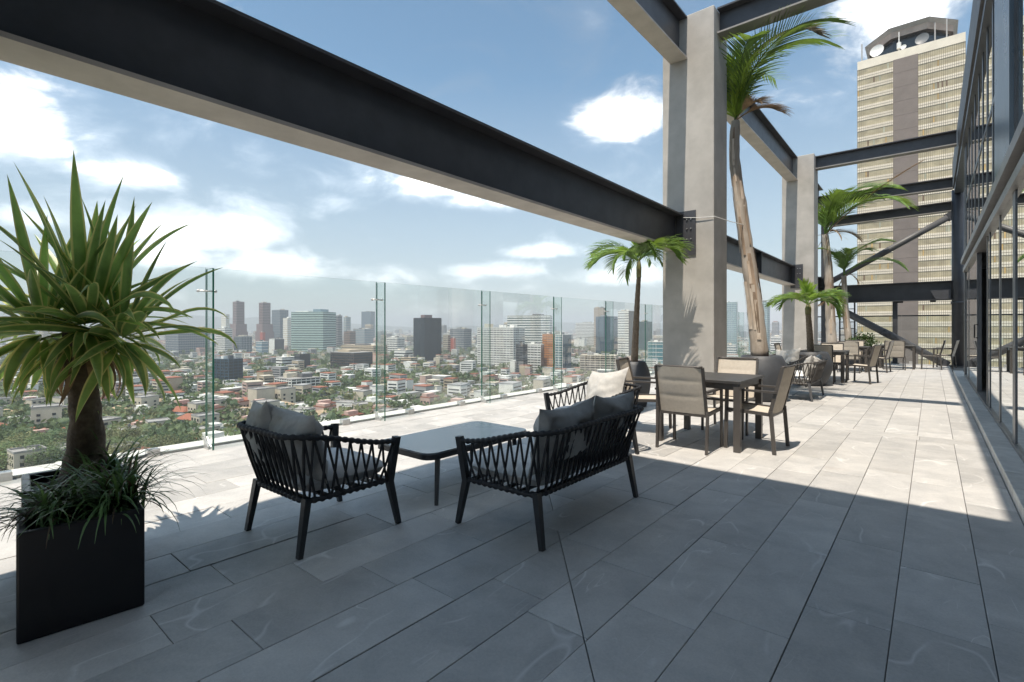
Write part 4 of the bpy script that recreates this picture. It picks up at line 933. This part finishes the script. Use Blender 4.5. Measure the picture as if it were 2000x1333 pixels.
def building(u0, u1, vt, vb, label, core, band, side=0.25, fh=3.9, bf=0.42, piers=0, rot=-32, roof=None, boxes=(), proud=0.28, name='office_block', cap=True, taper=None, sidemat=None, cat='building'):
    z = zdepth(vb); W = (u1 - u0) / F_PX * z; th = R(rot); s_, c_ = abs(math.sin(th)), math.cos(th)
    bw = max(6.0, side * W / max(0.2, s_)); aw = max(4.0, (W - bw * s_) / c_)
    H = CAM_H + (V_H - vt) / F_PX * z - GROUND_Z
    ctr = city_pt((u0 + u1) / 2, z + 0.5 * (bw * c_ + aw * s_) * 0.8); t = thing(name, label, cat, ctr, YAW + th)
    FOOT.append((ctr.x, ctr.y, max(aw, bw) * 0.62))
    hx, hy = aw / 2, bw / 2; nf = max(2, min(34, int(round(H / (fh * (1.0 if z < 800 else 1.35 if z < 1100 else 1.75)))))); fh = H / nf
    c = MB(); c.box(-hx, hx, -hy, hy, 0, H); c.build('core', M[core], t)
    if band:
        q = MB(); q.box(-hx - proud, hx + proud, -hy - proud, hy + proud, 0, fh * bf); me = q.mesh('floor_band', M[band])
        for k in range(nf): link('floor_band', me, t, (0, 0, k * fh + fh * (1 - bf) * 0.5))
    if piers:
        pr_ = MB(); pw = 0.35 if piers > 0 else 0.5; ps = abs(piers)
        for (n_, w_) in ((max(2, int(2 * hx / ps)), hx),):
            for k in range(n_ + 1): x = -w_ + 2 * w_ * k / n_; pr_.box(x - pw, x + pw, -hy - proud - 0.12, -hy + 0.1, 0, H); pr_.box(x - pw, x + pw, hy - 0.1, hy + proud + 0.12, 0, H)
        n_ = max(2, int(2 * hy / ps))
        for k in range(n_ + 1): y = -hy + 2 * hy * k / n_; pr_.box(hx - 0.1, hx + proud + 0.12, y - pw, y + pw, 0, H); pr_.box(-hx - proud - 0.12, -hx + 0.1, y - pw, y + pw, 0, H)
        pr_.build('piers', M[band or 'b_grey'], t)['kind'] = 'stuff'
    if cap:
        q = MB(); q.box(-hx - proud * 1.2, hx + proud * 1.2, -hy - proud * 1.2, hy + proud * 1.2, H, H + 1.0); q.box(-hx + 1, hx - 1, -hy + 1, hy - 1, H + 1.002, H + 1.05); q.build('roof', M[roof or band or core], t)
    rbx = random.Random(int(u0 * 7 + vt))
    for (fx, fy, fw, fd, fhh, mm) in (boxes or [(rbx.uniform(-.6, .6), rbx.uniform(-.4, .4), rbx.uniform(.12, .3), rbx.uniform(.2, .4), rbx.uniform(2, 5.5), rbx.choice(('b_grey', 'b_white', 'b_cream', 'b_dgrey'))) for _ in range(3)]):
        q = MB(); q.box(fx * hx - fw * hx, fx * hx + fw * hx, fy * hy - fd * hy, fy * hy + fd * hy, H + 0.9, H + 0.9 + fhh); q.build('rooftop_box', M[mm], t)
    if sidemat:
        q = MB(); q.box(hx - 0.1, hx + proud + 0.2, -hy - proud - 0.1, hy + proud + 0.1, 0, H + 0.5); q.build('side_wall', M[sidemat], t)
    return t
B = building
B(330, 404, 649, 692, 'wide grey striped office block with blue glass end at the left', 'g_blue', 'b_grey', 0.42, 4, 0.2, 5, sidemat=None)
B(421, 455, 642, 691, 'white lattice-front block left of the twin towers', 'g_dark', 'b_white', 0.22, 3.6, 0.5, 3.5)
B(431, 449, 615, 684, 'pale slab tower behind the lattice block', 'b_cream', 'b_white', 0.2, 4, 0.6)
for (a, b_, vt, lab) in ((453, 480, 590, 'left one of the mauve twin towers'), (504, 531, 592, 'right one of the mauve twin towers')):
    t = B(a + 2, b_ - 3, vt, 679, lab, 'g_brown', 'b_mauve', 0.42, 3.6, 0.62, 0, -38, name='twin_tower')
    z = zdepth(679); w = 20 / F_PX * z; q = MB(); q.box(-w * 0.62, w * 0.62, -w * 0.52, w * 0.52, 0, 92); q.box(-w * 0.72, w * 0.72, -w * 0.58, w * 0.58, 0, 62); q.build('wider_base', M['b_mauve'], t)
B(531, 563, 606, 676, 'blue glass slab right of the twin towers', 'g_blue', 'b_grey', 0.3, 4, 0.12, 8)
B(458, 491, 658, 690, 'low dark glass office with pale columns below the twin towers', 'g_blue', 'b_grey', 0.35, 4, 0.12, 7)
B(500, 524, 668, 693, 'light blue cube building in front of the twin towers', 'g_lblue', 'b_white', 0.3, 5, 0.12)
B(527, 553, 663, 690, 'white block with dark glass side left of the green building', 'b_white', None, 0.4, sidemat='g_dark')
B(508, 518, 650, 684, 'narrow red building between the towers', 'b_red', 'b_red', 0.3, 4, 0.5)
B(553, 570, 622, 682, 'slim cream tower beside the big green building', 'b_cream', 'b_white', 0.3, 4, 0.5)
B(573, 653, 610, 688, 'large pale green glass office building with banded windows', 'g_green', 'b_green', 0.13, 4.2, 0.52, 0, -14, boxes=((0.45, 0, 0.24, 0.6, 9, 'g_lblue'), (-0.45, 0, 0.4, 0.7, 3, 'b_white')))
B(655, 668, 617, 678, 'dark narrow tower right of the green building', 'g_dark', 'b_grey', 0.4, 4, 0.3); B(672, 684, 620, 676, 'second narrow tower with pale front right of the green building', 'g_lblue', 'b_cream', 0.5, 4, 0.3)
B(705, 733, 609, 664, 'distant blue glass slab standing alone on the skyline', 'g_blue', 'g_blue', 0.2, 6, 0.4)
B(672, 694, 648, 680, 'brown office block with pale lower part', 'g_brown', 'b_brown', 0.35, 4, 0.45)
B(690, 729, 643, 676, 'long grey office block left of the second glass joint', 'g_lblue', 'b_grey', 0.3, 4, 0.5)
B(663, 760, 676, 694, 'long low tan building in the middle of the city', 'g_brown', 'b_tan', 0.2, 4, 0.6, 6)
B(645, 728, 690, 722, 'dark brown stepped office building in the middle', 'g_dark', 'g_brown', 0.3, 4, 0.4, 5, roof='roof_grey', boxes=((-0.2, 0, 0.5, 0.6, 4, 'b_tan'),))
B(577, 604, 693, 722, 'dark glass cube in front of the green building', 'g_dark', 'g_dark', 0.45, 4, 0.3)
B(543, 576, 699, 723, 'low white building with window stripes beside the dark cube', 'g_dark', 'b_white', 0.5, 4, 0.6)
B(808, 862, 622, 708, 'black glass tower standing alone left of centre', 'g_dark', 'g_dark', 0.52, 3.8, 0.3, 4, -42, boxes=((-0.2, 0, 0.35, 0.45, 7, 'b_mauve'),), proud=0.12)
B(879, 921, 643, 686, 'blue grey office block with red front right of the black tower', 'g_blue', 'b_grey', 0.3, 4, 0.3, 6)
B(880, 890, 662, 688, 'small red building in front of the blue grey block', 'b_red', 'b_red', 0.3, 4, 0.5)
B(931, 1026, 641, 722, 'large white apartment block with many balconies', 'b_dgrey', 'b_white', 0.24, 3.1, 0.55, 7, -30, boxes=((-0.7, 0, 0.12, 0.4, 7, 'b_cream'), (0.1, 0, 0.1, 0.3, 5, 'b_white'), (0.7, 0, 0.12, 0.3, 5, 'b_white')), sidemat=None, name='apartment_block')
B(990, 1080, 617, 694, 'long pale office block with green window bands behind the white apartments', 'g_green', 'b_white', 0.08, 4.0, 0.5, 0, -12, boxes=((0.4, 0, 0.25, 0.4, 4, 'b_dgrey'),))
B(1008, 1030, 674, 731, 'dark grey apartment tower right of the white block', 'g_dark', 'b_dgrey', 0.4, 3.2, 0.5, 5, name='apartment_block')
B(1030, 1062, 674, 729, 'white apartment block with red stripe at its corner', 'g_dark', 'b_white', 0.2, 3.1, 0.55, 6, sidemat='b_brown', name='apartment_block')
B(1060, 1083, 654, 728, 'orange fronted apartment tower', 'b_brown', 'b_orange', 0.12, 3.1, 0.6, 5, name='apartment_block')
B(1083, 1117, 655, 729, 'glass and white apartment tower right of the orange one', 'g_lblue', 'b_white', 0.6, 3.1, 0.3, 6, sidemat='g_blue', name='apartment_block')
B(1125, 1163, 631, 674, 'white grid-front hotel building left of the palm trunk', 'g_brown', 'b_white', 0.12, 3.8, 0.5, 6)
B(1160, 1184, 602, 683, 'brown tower top behind the blue glass offices', 'b_tan', 'b_brown', 0.3, 4, 0.4)
B(1163, 1208, 619, 694, 'blue glass office slab left of the palm trunk', 'g_blue', 'g_blue', 0.35, 4, 0.25, 7)
B(1206, 1241, 608, 701, 'tall white tower with dark stripes right at the palm trunk', 'g_dark', 'b_white', 0.48, 3.6, 0.72, 0, -40, sidemat='g_dark')
B(1162, 1179, 655, 682, 'small white apartment block below the blue glass slab', 'g_dark', 'b_white', 0.4, 3.2, 0.5)
B(1121, 1145, 663, 678, 'low white hall left of the small apartment block', 'b_white', None, 0.2)
B(1131, 1209, 696, 738, 'unfinished concrete frame building behind the far armchair', 'g_brown', 'b_cream', 0.15, 3.6, 0.3, 7, -18)
B(1240, 1275, 629, 684, 'green glass tower right of the palm trunk', 'g_green', 'g_green', 0.4, 4, 0.4, 7)
B(1264, 1300, 669, 716, 'teal glass block with white frame beside the big column', 'g_teal', 'b_white', 0.2, 6, 0.16, 16, -20)
B(1414, 1441, 591, 690, 'left of two tall glass towers seen between the columns', 'g_lblue', 'b_green', 0.3, 3.6, 0.25, 6, -30, name='residential_tower')
B(1461, 1505, 591, 692, 'right of two tall glass towers seen between the columns', 'g_lblue', 'b_green', 0.4, 3.6, 0.25, 6, -36, name='residential_tower')
B(1505, 1526, 658, 694, 'small white block right of the two glass towers', 'g_dark', 'b_white', 0.3, 3.6, 0.5)
B(1408, 1440, 675, 699, 'low white block at the foot of the left glass tower', 'g_blue', 'b_white', 0.3, 4, 0.5)
B(537, 625, 742, 772, 'long white low building with open gridded floors among trees', 'g_dark', 'b_white', 0.42, 3.6, 0.28, 5, -38, roof='roof_grey')
B(420, 470, 703, 756, 'dark blue glass cube among the trees below the twin towers', 'g_dark', 'g_blue', 0.22, 3.8, 0.22, 6, -20)
B(165, 215, 700, 722, 'pale office block behind the sword-leaf plant', 'g_blue', 'b_cream', 0.3, 4, 0.5, 6); B(60, 110, 690, 712, 'grey office block at the far left of the city', 'g_dark', 'b_grey', 0.3, 4, 0.5, 6)
B(258, 300, 655, 690, 'pale tower partly hidden by the sword-shaped leaves', 'g_lblue', 'b_cream', 0.3, 4, 0.4, 6)
B(755, 790, 660, 690, 'white mid-rise left of the black tower', 'g_dark', 'b_white', 0.3, 3.6, 0.5, 6); B(770, 806, 685, 703, 'white stepped block at the foot of the black tower', 'g_dark', 'b_white', 0.3, 4, 0.6)
B(783, 815, 700, 718, 'small tan office in front of the black tower', 'g_dark', 'b_tan', 0.3, 4, 0.55)
B(865, 880, 655, 688, 'cream mid-rise right of the black tower', 'g_brown', 'b_cream', 0.3, 3.6, 0.5)

# the office tower at the end of the terrace
def office_tower():
    TX0, TX1, TYF, TZ = -22.6, 9.2, 240.0, 106.5
    t = thing('office_tower', 'tall gold and white banded office tower with dark central strip beyond the terrace', 'building', (0, TYF, GROUND_Z)); H = TZ - GROUND_Z
    gold = mat('gold tinted glass', (0.46, 0.41, 0.28), 0.25, 0.25, 0.30, spec=0.6, rnd=0.10); pale = mat('pale spandrel', (0.74, 0.68, 0.57), 0.5, 0.08, 0.3, rnd=0.05); strip = mat('grey brown cladding', (0.175, 0.145, 0.13), 0.6, 0.12, 0.2, rnd=0.06); mull = mat('bronze mullion', (0.17, 0.13, 0.09), 0.5, 0.1, 0.5)
    crown = mat('pink grey concrete', (0.42, 0.33, 0.28), 0.8, 0.12, 0.4); dk = M['g_dark']; wh = mat('white dish', (0.8, 0.8, 0.78), 0.5, 0.05, 1)
    c = MB(); c.box(TX0 + .3, TX1 - .3, 0.4, 34, 0, H - 0.5); c.build('core', mull, t)
    sx0, sx1 = -11.3, -3.9; fh = 4.05; nf = int(H / fh)
    rr = random.Random(5)
    for (xa, xb) in ((TX0, sx0), (sx1, TX1)):
        pw = (xb - xa) / 9 if xa == TX0 else (xb - xa) / 11; n = 9 if xa == TX0 else 11
        q = MB(); q.box(xa, xb, 0.02, 0.5, 0, 1.70); sm = q.mesh('spandrel', pale)
        w = MB(); w.box(xa, xb, 0.16, 0.5, 0, 2.34); wm = w.mesh('window_strip', gold)
        l = MB(); l.box(xa, xb, -0.02, 0.1, 0.80, 0.90); lm = l.mesh('sill_line', mull)
        for k in range(nf):
            z = k * fh; hi = z > H - 5.2 * fh
            link('spandrel', sm, t, (0, 0, z)); link('sill_line', lm, t, (0, 0, z)); link('window_strip', sm if hi and False else wm, t, (0, 0, z + 1.70))
        v = MB()
        for k in range(2 * n + 1): x = xa + (xb - xa) * k / (2 * n); v.box(x - 0.05, x + 0.05, -0.06, 0.05, 0, nf * fh)
        v.build('mullions', mull, t)['kind'] = 'stuff'
        # odd dark and amber panes
        pane_m = MB(); pane_m.box(0.12, (xb - xa) / (2 * n) * 1.0 - 0.12, 0.09, 0.2, 0, 2.1); pmd = pane_m.mesh('window', mat('dark pane', (0.16, 0.10, 0.06), 0.4, 0.1, 0.5)); pma = pane_m.mesh('window', mat('amber pane', (0.55, 0.38, 0.15), 0.3, 0.2, 0.5, rnd=0.2)); pmg = pane_m.mesh('window', mat('pale green pane', (0.40, 0.42, 0.33), 0.25, 0.2, 0.5, rnd=0.2))
        for k in range(nf):
            for j in range(2 * n):
                if rr.random() < 0.06: link('window', rr.choice((pma, pma, pmg, pmg, pmd)), t, (xa + (xb - xa) * j / (2 * n), 0, k * fh + 1.8))
        if xa != TX0:
            for j in (9, 11, 13): link('window', pmd, t, (xa + (xb - xa) * j / (2 * n), -0.03, (nf - 4) * fh + 1.8))
    pm = MB(); pm.box(sx0 + 0.05, sx1 - 0.05, -0.55, 0.5, 0.03, 5.37); pme = pm.mesh('cladding_panel', strip)
    for k in range(int(H / 5.4)): link('cladding_panel', pme, t, (0, 0, k * 5.4))
    top = MB(); top.box(TX0, TX1, 0.02, 34, nf * fh, H); top.build('parapet', pale, t)
    # crown: octagonal landing deck on a set-back dark drum
    cx, cy_ = -6.7, 17.0
    def octo(rx, ry): return [(cx + rx * x, cy_ + ry * y) for x, y in ((-0.42, -1), (0.42, -1), (1, -0.42), (1, 0.42), (0.42, 1), (-0.42, 1), (-1, 0.42), (-1, -0.42))]
    d = MB(); d.prism(octo(11.6, 13), H, H + 6, 0); d.build('drum', dk, t)
    d = MB(); d.prism(octo(12.9, 15.2), H + 6.01, H + 8.6, 0); d.build('deck', crown, t)
    d = MB(); a = octo(12.9, 15.2); b_ = octo(14.3, 16.6)
    for k in range(8): j = (k + 1) % 8; d.poly([(*a[k], H + 8.65), (*a[j], H + 8.65), (*b_[j], H + 9.6), (*b_[k], H + 9.6)]); d.poly([(*a[k], H + 8.45), (*b_[k], H + 9.4), (*b_[j], H + 9.4), (*a[j], H + 8.45)])
    d.build('safety_net', mat('grey net', (0.32, 0.32, 0.34), 0.7, 0.1, 1), t)
    def dish(x, y, z, r, m):
        q = MB(); prof = [(r * i / 6, 0.25 * r * (i / 6) ** 2) for i in range(7)]; q.lathe(prof, 24); o = q.build('dish_antenna', m, t, smooth=True); o.location = (x, y, z); o.rotation_euler = (R(82), 0, R(-12)); return o
    dish(-16.3, 1.2, H + 2.6, 2.3, wh); dish(-2.7, 1.4, H + 2.3, 2.1, mat('grey dish', (0.16, 0.17, 0.18), 0.5, 0.1, 1)); dish(-8.2, 1.0, H + 1.2, 0.9, wh)
    q = MB(); q.tube([(-9.6, 1.2, H), (-9.6, 1.2, H + 7.5)], 0.16, 8); q.tube([(-9.6, 1.2, H + 1.2), (-9.6, 1.2, H + 3.4)], 0.7, 8); q.build('mast', wh, t)
    for x in (-21.4, 0.9, 4.2):
        q = MB(); q.box(x - 0.2, x + 0.2, 3, 3.4, H, H + 8); q.build('strut', M['b_grey'], t)
office_tower()
FOOT.append((-7, 257, 30))

# ---- trees
def crown_mesh(seed, n, lobes, name='crown', m=None, leaf=1.0):
    r = random.Random(seed); b = MB(); L_ = [(Vector((r.gauss(0, 0.36), r.gauss(0, 0.36), r.uniform(0.45, 1.05))), r.uniform(0.32, 0.55)) for _ in range(lobes)]
    for k in range(n):
        c, rad = r.choice(L_); d = Vector((r.gauss(0, 1), r.gauss(0, 1), r.gauss(0, 1) + 0.25)).normalized(); p = c + d * rad * r.uniform(0.72, 1.06)
        s = leaf * r.uniform(0.05, 0.10); nn = (d + Vector((r.gauss(0, .6), r.gauss(0, .6), r.gauss(0, .6)))).normalized(); x = nn.orthogonal().normalized(); x = Matrix.Rotation(r.uniform(0, 6.28), 3, nn) @ x; y = nn.cross(x)
        b.poly([p - x * s, p - y * s * 0.7, p + x * s, p + y * s * 0.7])
    return b if m is None else b.mesh(name, m)
TM = [mat('tree leaves %d' % i, c, 0.7, 0.35, 1.2, rnd=0.28, col2=c2, transl=0.25) for i, (c, c2) in enumerate((((0.14, 0.19, 0.075), (0.085, 0.135, 0.05)), ((0.21, 0.215, 0.095), (0.13, 0.155, 0.065)), ((0.10, 0.155, 0.07), (0.06, 0.105, 0.042))))]
crowns = [crown_mesh(i, 1500, 11, m=TM[i % 3], leaf=0.62) for i in range(6)]
tk = MB(); tk.tube([(0, 0, 0), (0.02, 0, 0.5), (0.0, 0.03, 0.9)], [0.05, 0.035, 0.02], 6)
for k in range(4): a = k * 1.6; tk.tube([(0.01, 0, 0.45), (0.3 * math.cos(a), 0.3 * math.sin(a), 0.8)], [0.025, 0.01], 5)
trunk_me = tk.mesh('trunk', M['bark'])
def free(x, y, r):
    for (a, b_, c) in FOOT:
        if (a - x) ** 2 + (b_ - y) ** 2 < (c + r) ** 2: return False
    return True
rc = random.Random(99)

# ---- low houses: a few designs, each built with its parts, then copied
def house(kind):
    w, d, h = {'white': (13, 10, 7), 'cream': (11, 11, 9.5), 'red': (14, 10, 6), 'pink': (10, 12, 8), 'long': (22, 11, 6.5), 'flats': (14, 14, 15), 'tiled': (16, 12, 6)}[kind]
    wm = {'white': 'b_white', 'cream': 'b_cream', 'red': 'b_white', 'pink': 'b_pink', 'long': 'b_white', 'flats': 'b_cream', 'tiled': 'b_cream'}[kind]
    t = thing('low_house', 'x', 'house'); hx, hy = w / 2, d / 2
    b = MB(); b.box(-hx, hx, -hy, hy, 0, h)
    if kind in ('white', 'pink'): b.box(-hx * 0.9, hx * 0.1, -hy * 0.8, hy * 0.7, h + 0.002, h + 2.8)
    b.build('wall', M[wm], t)
    r = MB()
    if kind in ('red', 'tiled'):
        e = 0.6; zr = h + 2.6
        r.poly([(-hx - e, -hy - e, h), (hx + e, -hy - e, h), (hx * 0.55, 0, zr), (-hx * 0.55, 0, zr)]); r.poly([(hx + e, hy + e, h), (-hx - e, hy + e, h), (-hx * 0.55, 0, zr), (hx * 0.55, 0, zr)])
        r.poly([(hx + e, -hy - e, h), (hx + e, hy + e, h), (hx * 0.55, 0, zr)]); r.poly([(-hx - e, hy + e, h), (-hx - e, -hy - e, h), (-hx * 0.55, 0, zr)]); r.poly([(-hx - e, -hy - e, h - 0.02), (-hx - e, hy + e, h - 0.02), (hx + e, hy + e, h - 0.02), (hx + e, -hy - e, h - 0.02)])
        r.build('roof', M['roof_red' if kind == 'red' else 'roof_tan'], t)
    else:
        for (x0, x1, y0, y1) in ((-hx - .1, hx + .1, -hy - .1, -hy + .3), (-hx - .1, hx + .1, hy - .3, hy + .1), (-hx - .1, -hx + .3, -hy + .31, hy - .31), (hx - .3, hx + .1, -hy + .31, hy - .31)): r.box(x0, x1, y0, y1, h, h + 0.8)
        r.box(-hx + .31, hx - .31, -hy + .31, hy - .31, h + 0.004, h + 0.06)
        ro = r.build('roof', M['roof_red' if kind == 'pink' else 'roof_grey' if kind != 'white' else 'b_white'], t)
        q = MB(); q.tube([(hx * 0.6, hy * 0.5, h + 0.1), (hx * 0.6, hy * 0.5, h + 2.0)], 0.7, 10); q.build('water_tank', M['b_dgrey'], ro)
    wq = MB(); wq.box(-0.7, 0.7, -0.06, 0.06, 0, 1.4); wme = wq.mesh('window', M['g_dark'])
    for fl in range(int(h / 3)):
        n = max(2, int(w / 3.4))
        for k in range(n):
            link('window', wme, t, (-hx + w * (k + 0.5) / n, -hy - 0.02, 1.1 + fl * 3.0))
            if kind in ('flats', 'long') : link('window', wme, t, (-hx + w * (k + 0.5) / n, hy + 0.02, 1.1 + fl * 3.0))
        for k in range(2): link('window', wme, t, (hx + 0.02, -hy + d * (k + 0.5) / 2, 1.1 + fl * 3.0), (0, 0, R(90)))
    return t
kinds = {'white': ('white flat-roofed house with rooftop room among the trees', 26), 'cream': ('cream flat-roofed house among the trees', 22), 'red': ('white house with red tiled hip roof among the trees', 20), 'pink': ('pinkish house with reddish flat roof among the trees', 15), 'long': ('long low white building among the trees', 12), 'flats': ('cream block of flats among the trees', 12), 'tiled': ('cream house with brown tiled roof among the trees', 13)}
protos = {k: house(k) for k in kinds}; first = {k: True for k in kinds}
def simple_house(kind):      # the same designs as one plain mesh, for far repeats too small to show parts
    t = protos[kind]; b = MB(); mats = []
    for ch in t.children:
        if ch.type != 'MESH' or ch.name.startswith('window'): continue
        m_ = ch.data.materials[0]
        if m_ not in mats: mats.append(m_)
        b.add([v.co for v in ch.data.vertices], [tuple(p.vertices) for p in ch.data.polygons], mats.index(m_))
    w = protos[kind].children[0]; bb = [Vector(c) for c in w.bound_box]; hx, hy = max(c.x for c in bb), max(c.y for c in bb); h = max(c.z for c in bb)
    mats.append(M['g_dark']); i = len(mats) - 1
    for fl in range(max(1, int(h / 3.2))):
        for k in range(3): x = -hx + 2 * hx * (k + 0.5) / 3; b.box(x - 0.9, x + 0.9, -hy - 0.08, -hy + 0.05, 1.1 + fl * 3, 2.5 + fl * 3, i)
        for k in range(2): y = -hy + 2 * hy * (k + 0.5) / 2; b.box(hx - 0.05, hx + 0.08, y - 0.9, y + 0.9, 1.1 + fl * 3, 2.5 + fl * 3, i)
    return b, mats
shs = {}
for k in kinds: b, ms_ = simple_house(k); shs[k] = b.mesh('low_house', ms_)
spots = []
for k in range(9000):
    v = 665 + 262 * rc.random() ** 1.15; u = rc.uniform(-420, 1640); z = zdepth(v)
    if z > 2600: continue
    p = city_pt(u, z); r = (7.5 + z * 0.0035) if z > 620 else 8.6
    if mnoise.noise(Vector((p.x * 0.0075, p.y * 0.0075, 5))) > 0.12 and rc.random() < (0.85 if z > 620 else 0.35): continue     # leafy pockets
    if free(p.x, p.y, r): spots.append((z, u, p)); FOOT.append((p.x, p.y, r))
spots.sort(key=lambda s: s[0] + (3000 if not -60 < s[1] < 1560 else 0)); pool = [k for k in kinds for _ in range(kinds[k][1])]
rest_v = []; farb = MB(); fmats = [M[k] for k in ('b_white', 'b_cream', 'b_grey', 'roof_red', 'b_pink', 'b_tan', 'g_dark')]
nfull = 0
for i, (z, u, p) in enumerate(spots):
    kd = rc.choice(pool); rz = YAW + R(rc.choice((-32, -32, 58, -20, 148, 70, -45)) + rc.uniform(-5, 5)); sc = rc.uniform(0.75, 1.25)
    if i < 285:
        if i < 90:
            o = protos[kd] if first[kd] else copy_tree(protos[kd]); first[kd] = False
        else: o = link('low_house', shs[kd]); o['category'] = 'house'
        o.location = p; o.rotation_euler = (0, 0, rz); o.scale = (sc, sc, sc * rc.uniform(0.85, 1.2)); tag(o, kinds[kd][0] if i < 90 else kinds[kd][0].replace('among the trees', 'in the district further off'), None, ('near ' if i < 90 else 'further ') + kd + ' houses')
    else:
        mt_ = Matrix.Translation(p) @ Matrix.Rotation(rz, 4, 'Z'); w, d, h = rc.uniform(5, 10) * sc, rc.uniform(4, 7) * sc, rc.choice((5, 7, 7, 9, 12, 16)) * sc
        farb.box(-w, w, -d, d, 0, h, rc.choice((0, 0, 0, 1, 1, 2, 4, 5)), mt_); farb.box(-w - .2, w + .2, -d - .2, d + .2, h, h + 0.7, rc.choice((0, 2, 2, 3, 3, 1)), mt_)
        for fl in range(int(h / 3.5)): farb.box(-w * 0.8, w * 0.8, -d - 0.1, -d + 0.1, fl * 3.4 + 1.2, fl * 3.4 + 2.6, 6, mt_); farb.box(w - .1, w + .1, -d * .8, d * .8, fl * 3.4 + 1.2, fl * 3.4 + 2.6, 6, mt_)
# taller and lower blocks fading towards the horizon
for k in range(5200):
    v = 649.5 + 27 * rc.random() ** 1.5; u = rc.uniform(-500, 1700); z = zdepth(v); p = city_pt(u, z)
    if not free(p.x, p.y, 8): continue
    tall = rc.random(); h = rc.uniform(6, 20) if tall < 0.86 else rc.uniform(25, 60) if tall < 0.975 else rc.uniform(60, 105); w = rc.uniform(8, 22) if h < 25 else rc.uniform(11, 20); d = w * rc.uniform(0.6, 1.1)
    mt_ = Matrix.Translation(p) @ Matrix.Rotation(YAW + R(rc.choice((-32, -20, -45, 10)) + rc.uniform(-6, 6)), 4, 'Z'); mi = rc.choice((0, 0, 1, 1, 2, 2, 4, 5)) if h < 25 else rc.choice((0, 1, 2, 2, 6, 5))
    farb.box(-w, w, -d, d, 0, h, mi, mt_); farb.box(-w * .6, w * .6, -d * .6, d * .6, h, h + 2.5, rc.choice((0, 2, 3)), mt_)
    if h > 12 and mi != 6:
        for fl in range(1, int(h / 6)): farb.box(-w - .2, w + .2, -d - .2, d + .2, fl * 6, fl * 6 + 2.2, 6, mt_)
tag(farb.build('distant_city', fmats), 'hazy mass of distant low buildings filling the city to the horizon', None, None, 'stuff')
# ---- trees: the near ones one by one, the rest as one wood
wood = [crown_mesh(50 + i, 46, 5, leaf=2.7) for i in range(4)]; wm_ = MB(); nt_ = 0
tsp = []
for k in range(9500):
    v = 660 + 262 * rc.random() ** 1.45; u = rc.uniform(-420, 1640); z = zdepth(v); p = city_pt(u, z); s = rc.uniform(7, 13) if z > 620 else rc.uniform(6.5, 12)
    dens = mnoise.noise(Vector((p.x * 0.0075, p.y * 0.0075, 5)))
    if dens < 0.0 and rc.random() < 0.5: continue
    if z < 620 and rc.random() < 0.25: continue
    if not free(p.x, p.y, -2.5 if z < 900 else -4): continue
    tsp.append((z, u, p, s))
tsp.sort(key=lambda s: s[0] + (3000 if not -40 < s[1] < 1300 else 0))
for i, (z, u, p, s) in enumerate(tsp):
    if i < 290:
        ci = rc.randrange(6); t = thing('city_tree', ('dark green', 'olive green', 'deep green')[ci % 3] + ' leafy tree between the nearest houses below', 'tree', p, rc.uniform(0, 6), ('dark', 'olive', 'deep')[ci % 3] + ' green city trees'); t.scale = (s, s, s * rc.uniform(0.75, 1.0))
        link('crown', crowns[ci], t); link('trunk', trunk_me, t)
    else:
        w_ = rc.choice(wood); a = rc.uniform(0, 6.28); ca, sa = math.cos(a) * s, math.sin(a) * s; k0 = len(wm_.v); mi = rc.choice((0, 0, 1, 2))
        wm_.v += [(p.x + x * ca - y * sa, p.y + x * sa + y * ca, p.z + zz * s * 0.85) for (x, y, zz) in w_.v]; wm_.f += [tuple(j + k0 for j in f) for f in w_.f]; wm_.m += [mi] * len(w_.f)
tag(wm_.build('urban_wood', TM), 'mass of street and park trees spread through the city', None, None, 'stuff')
# ---- hills on the horizon
hl = MB(); HB = []
def hillfn(i, j):
    a = YAW + R(75 - 130 * i); dist = 9500 + 1800 * j; hgt = (60 + 190 * max(0, mnoise.fractal(Vector((i * 5.5, 0.3, 2.0)), 1.0, 2.0, 5) + 0.35) + 210 * math.exp(-((i - 0.22) / 0.16) ** 2)) * math.sin(math.pi * min(1, j * 1.0) * 0.5 + 0.0)
    return (-math.sin(a) * dist, math.cos(a) * dist, GROUND_Z + hgt)
hl.grid(hillfn, 120, 8); tag(hl.build('hills', mat('wooded hills', (0.06, 0.075, 0.05), 0.95, 0.3, 0.004), smooth=True), kind='structure')
# ---- haze: closed box round everything, even thin air
hz = MB(); hz.box(-14500, 14500, -14500, 14500, GROUND_Z - 1.5, 320)
hm = bpy.data.materials.new('haze air'); hm.use_nodes = True; N = hm.node_tree.nodes; N.remove(N['Principled BSDF'])
pv = N.new('ShaderNodeVolumePrincipled'); pv.inputs['Density'].default_value = 0.00017; pv.inputs['Color'].default_value = (0.90, 0.94, 1.0, 1); pv.inputs['Anisotropy'].default_value = 0.0
hm.node_tree.links.new(pv.outputs[0], N['Material Output'].inputs['Volume'])
tag(hz.build('haze', hm), 'pale haze lying over the city', None, None, 'stuff')
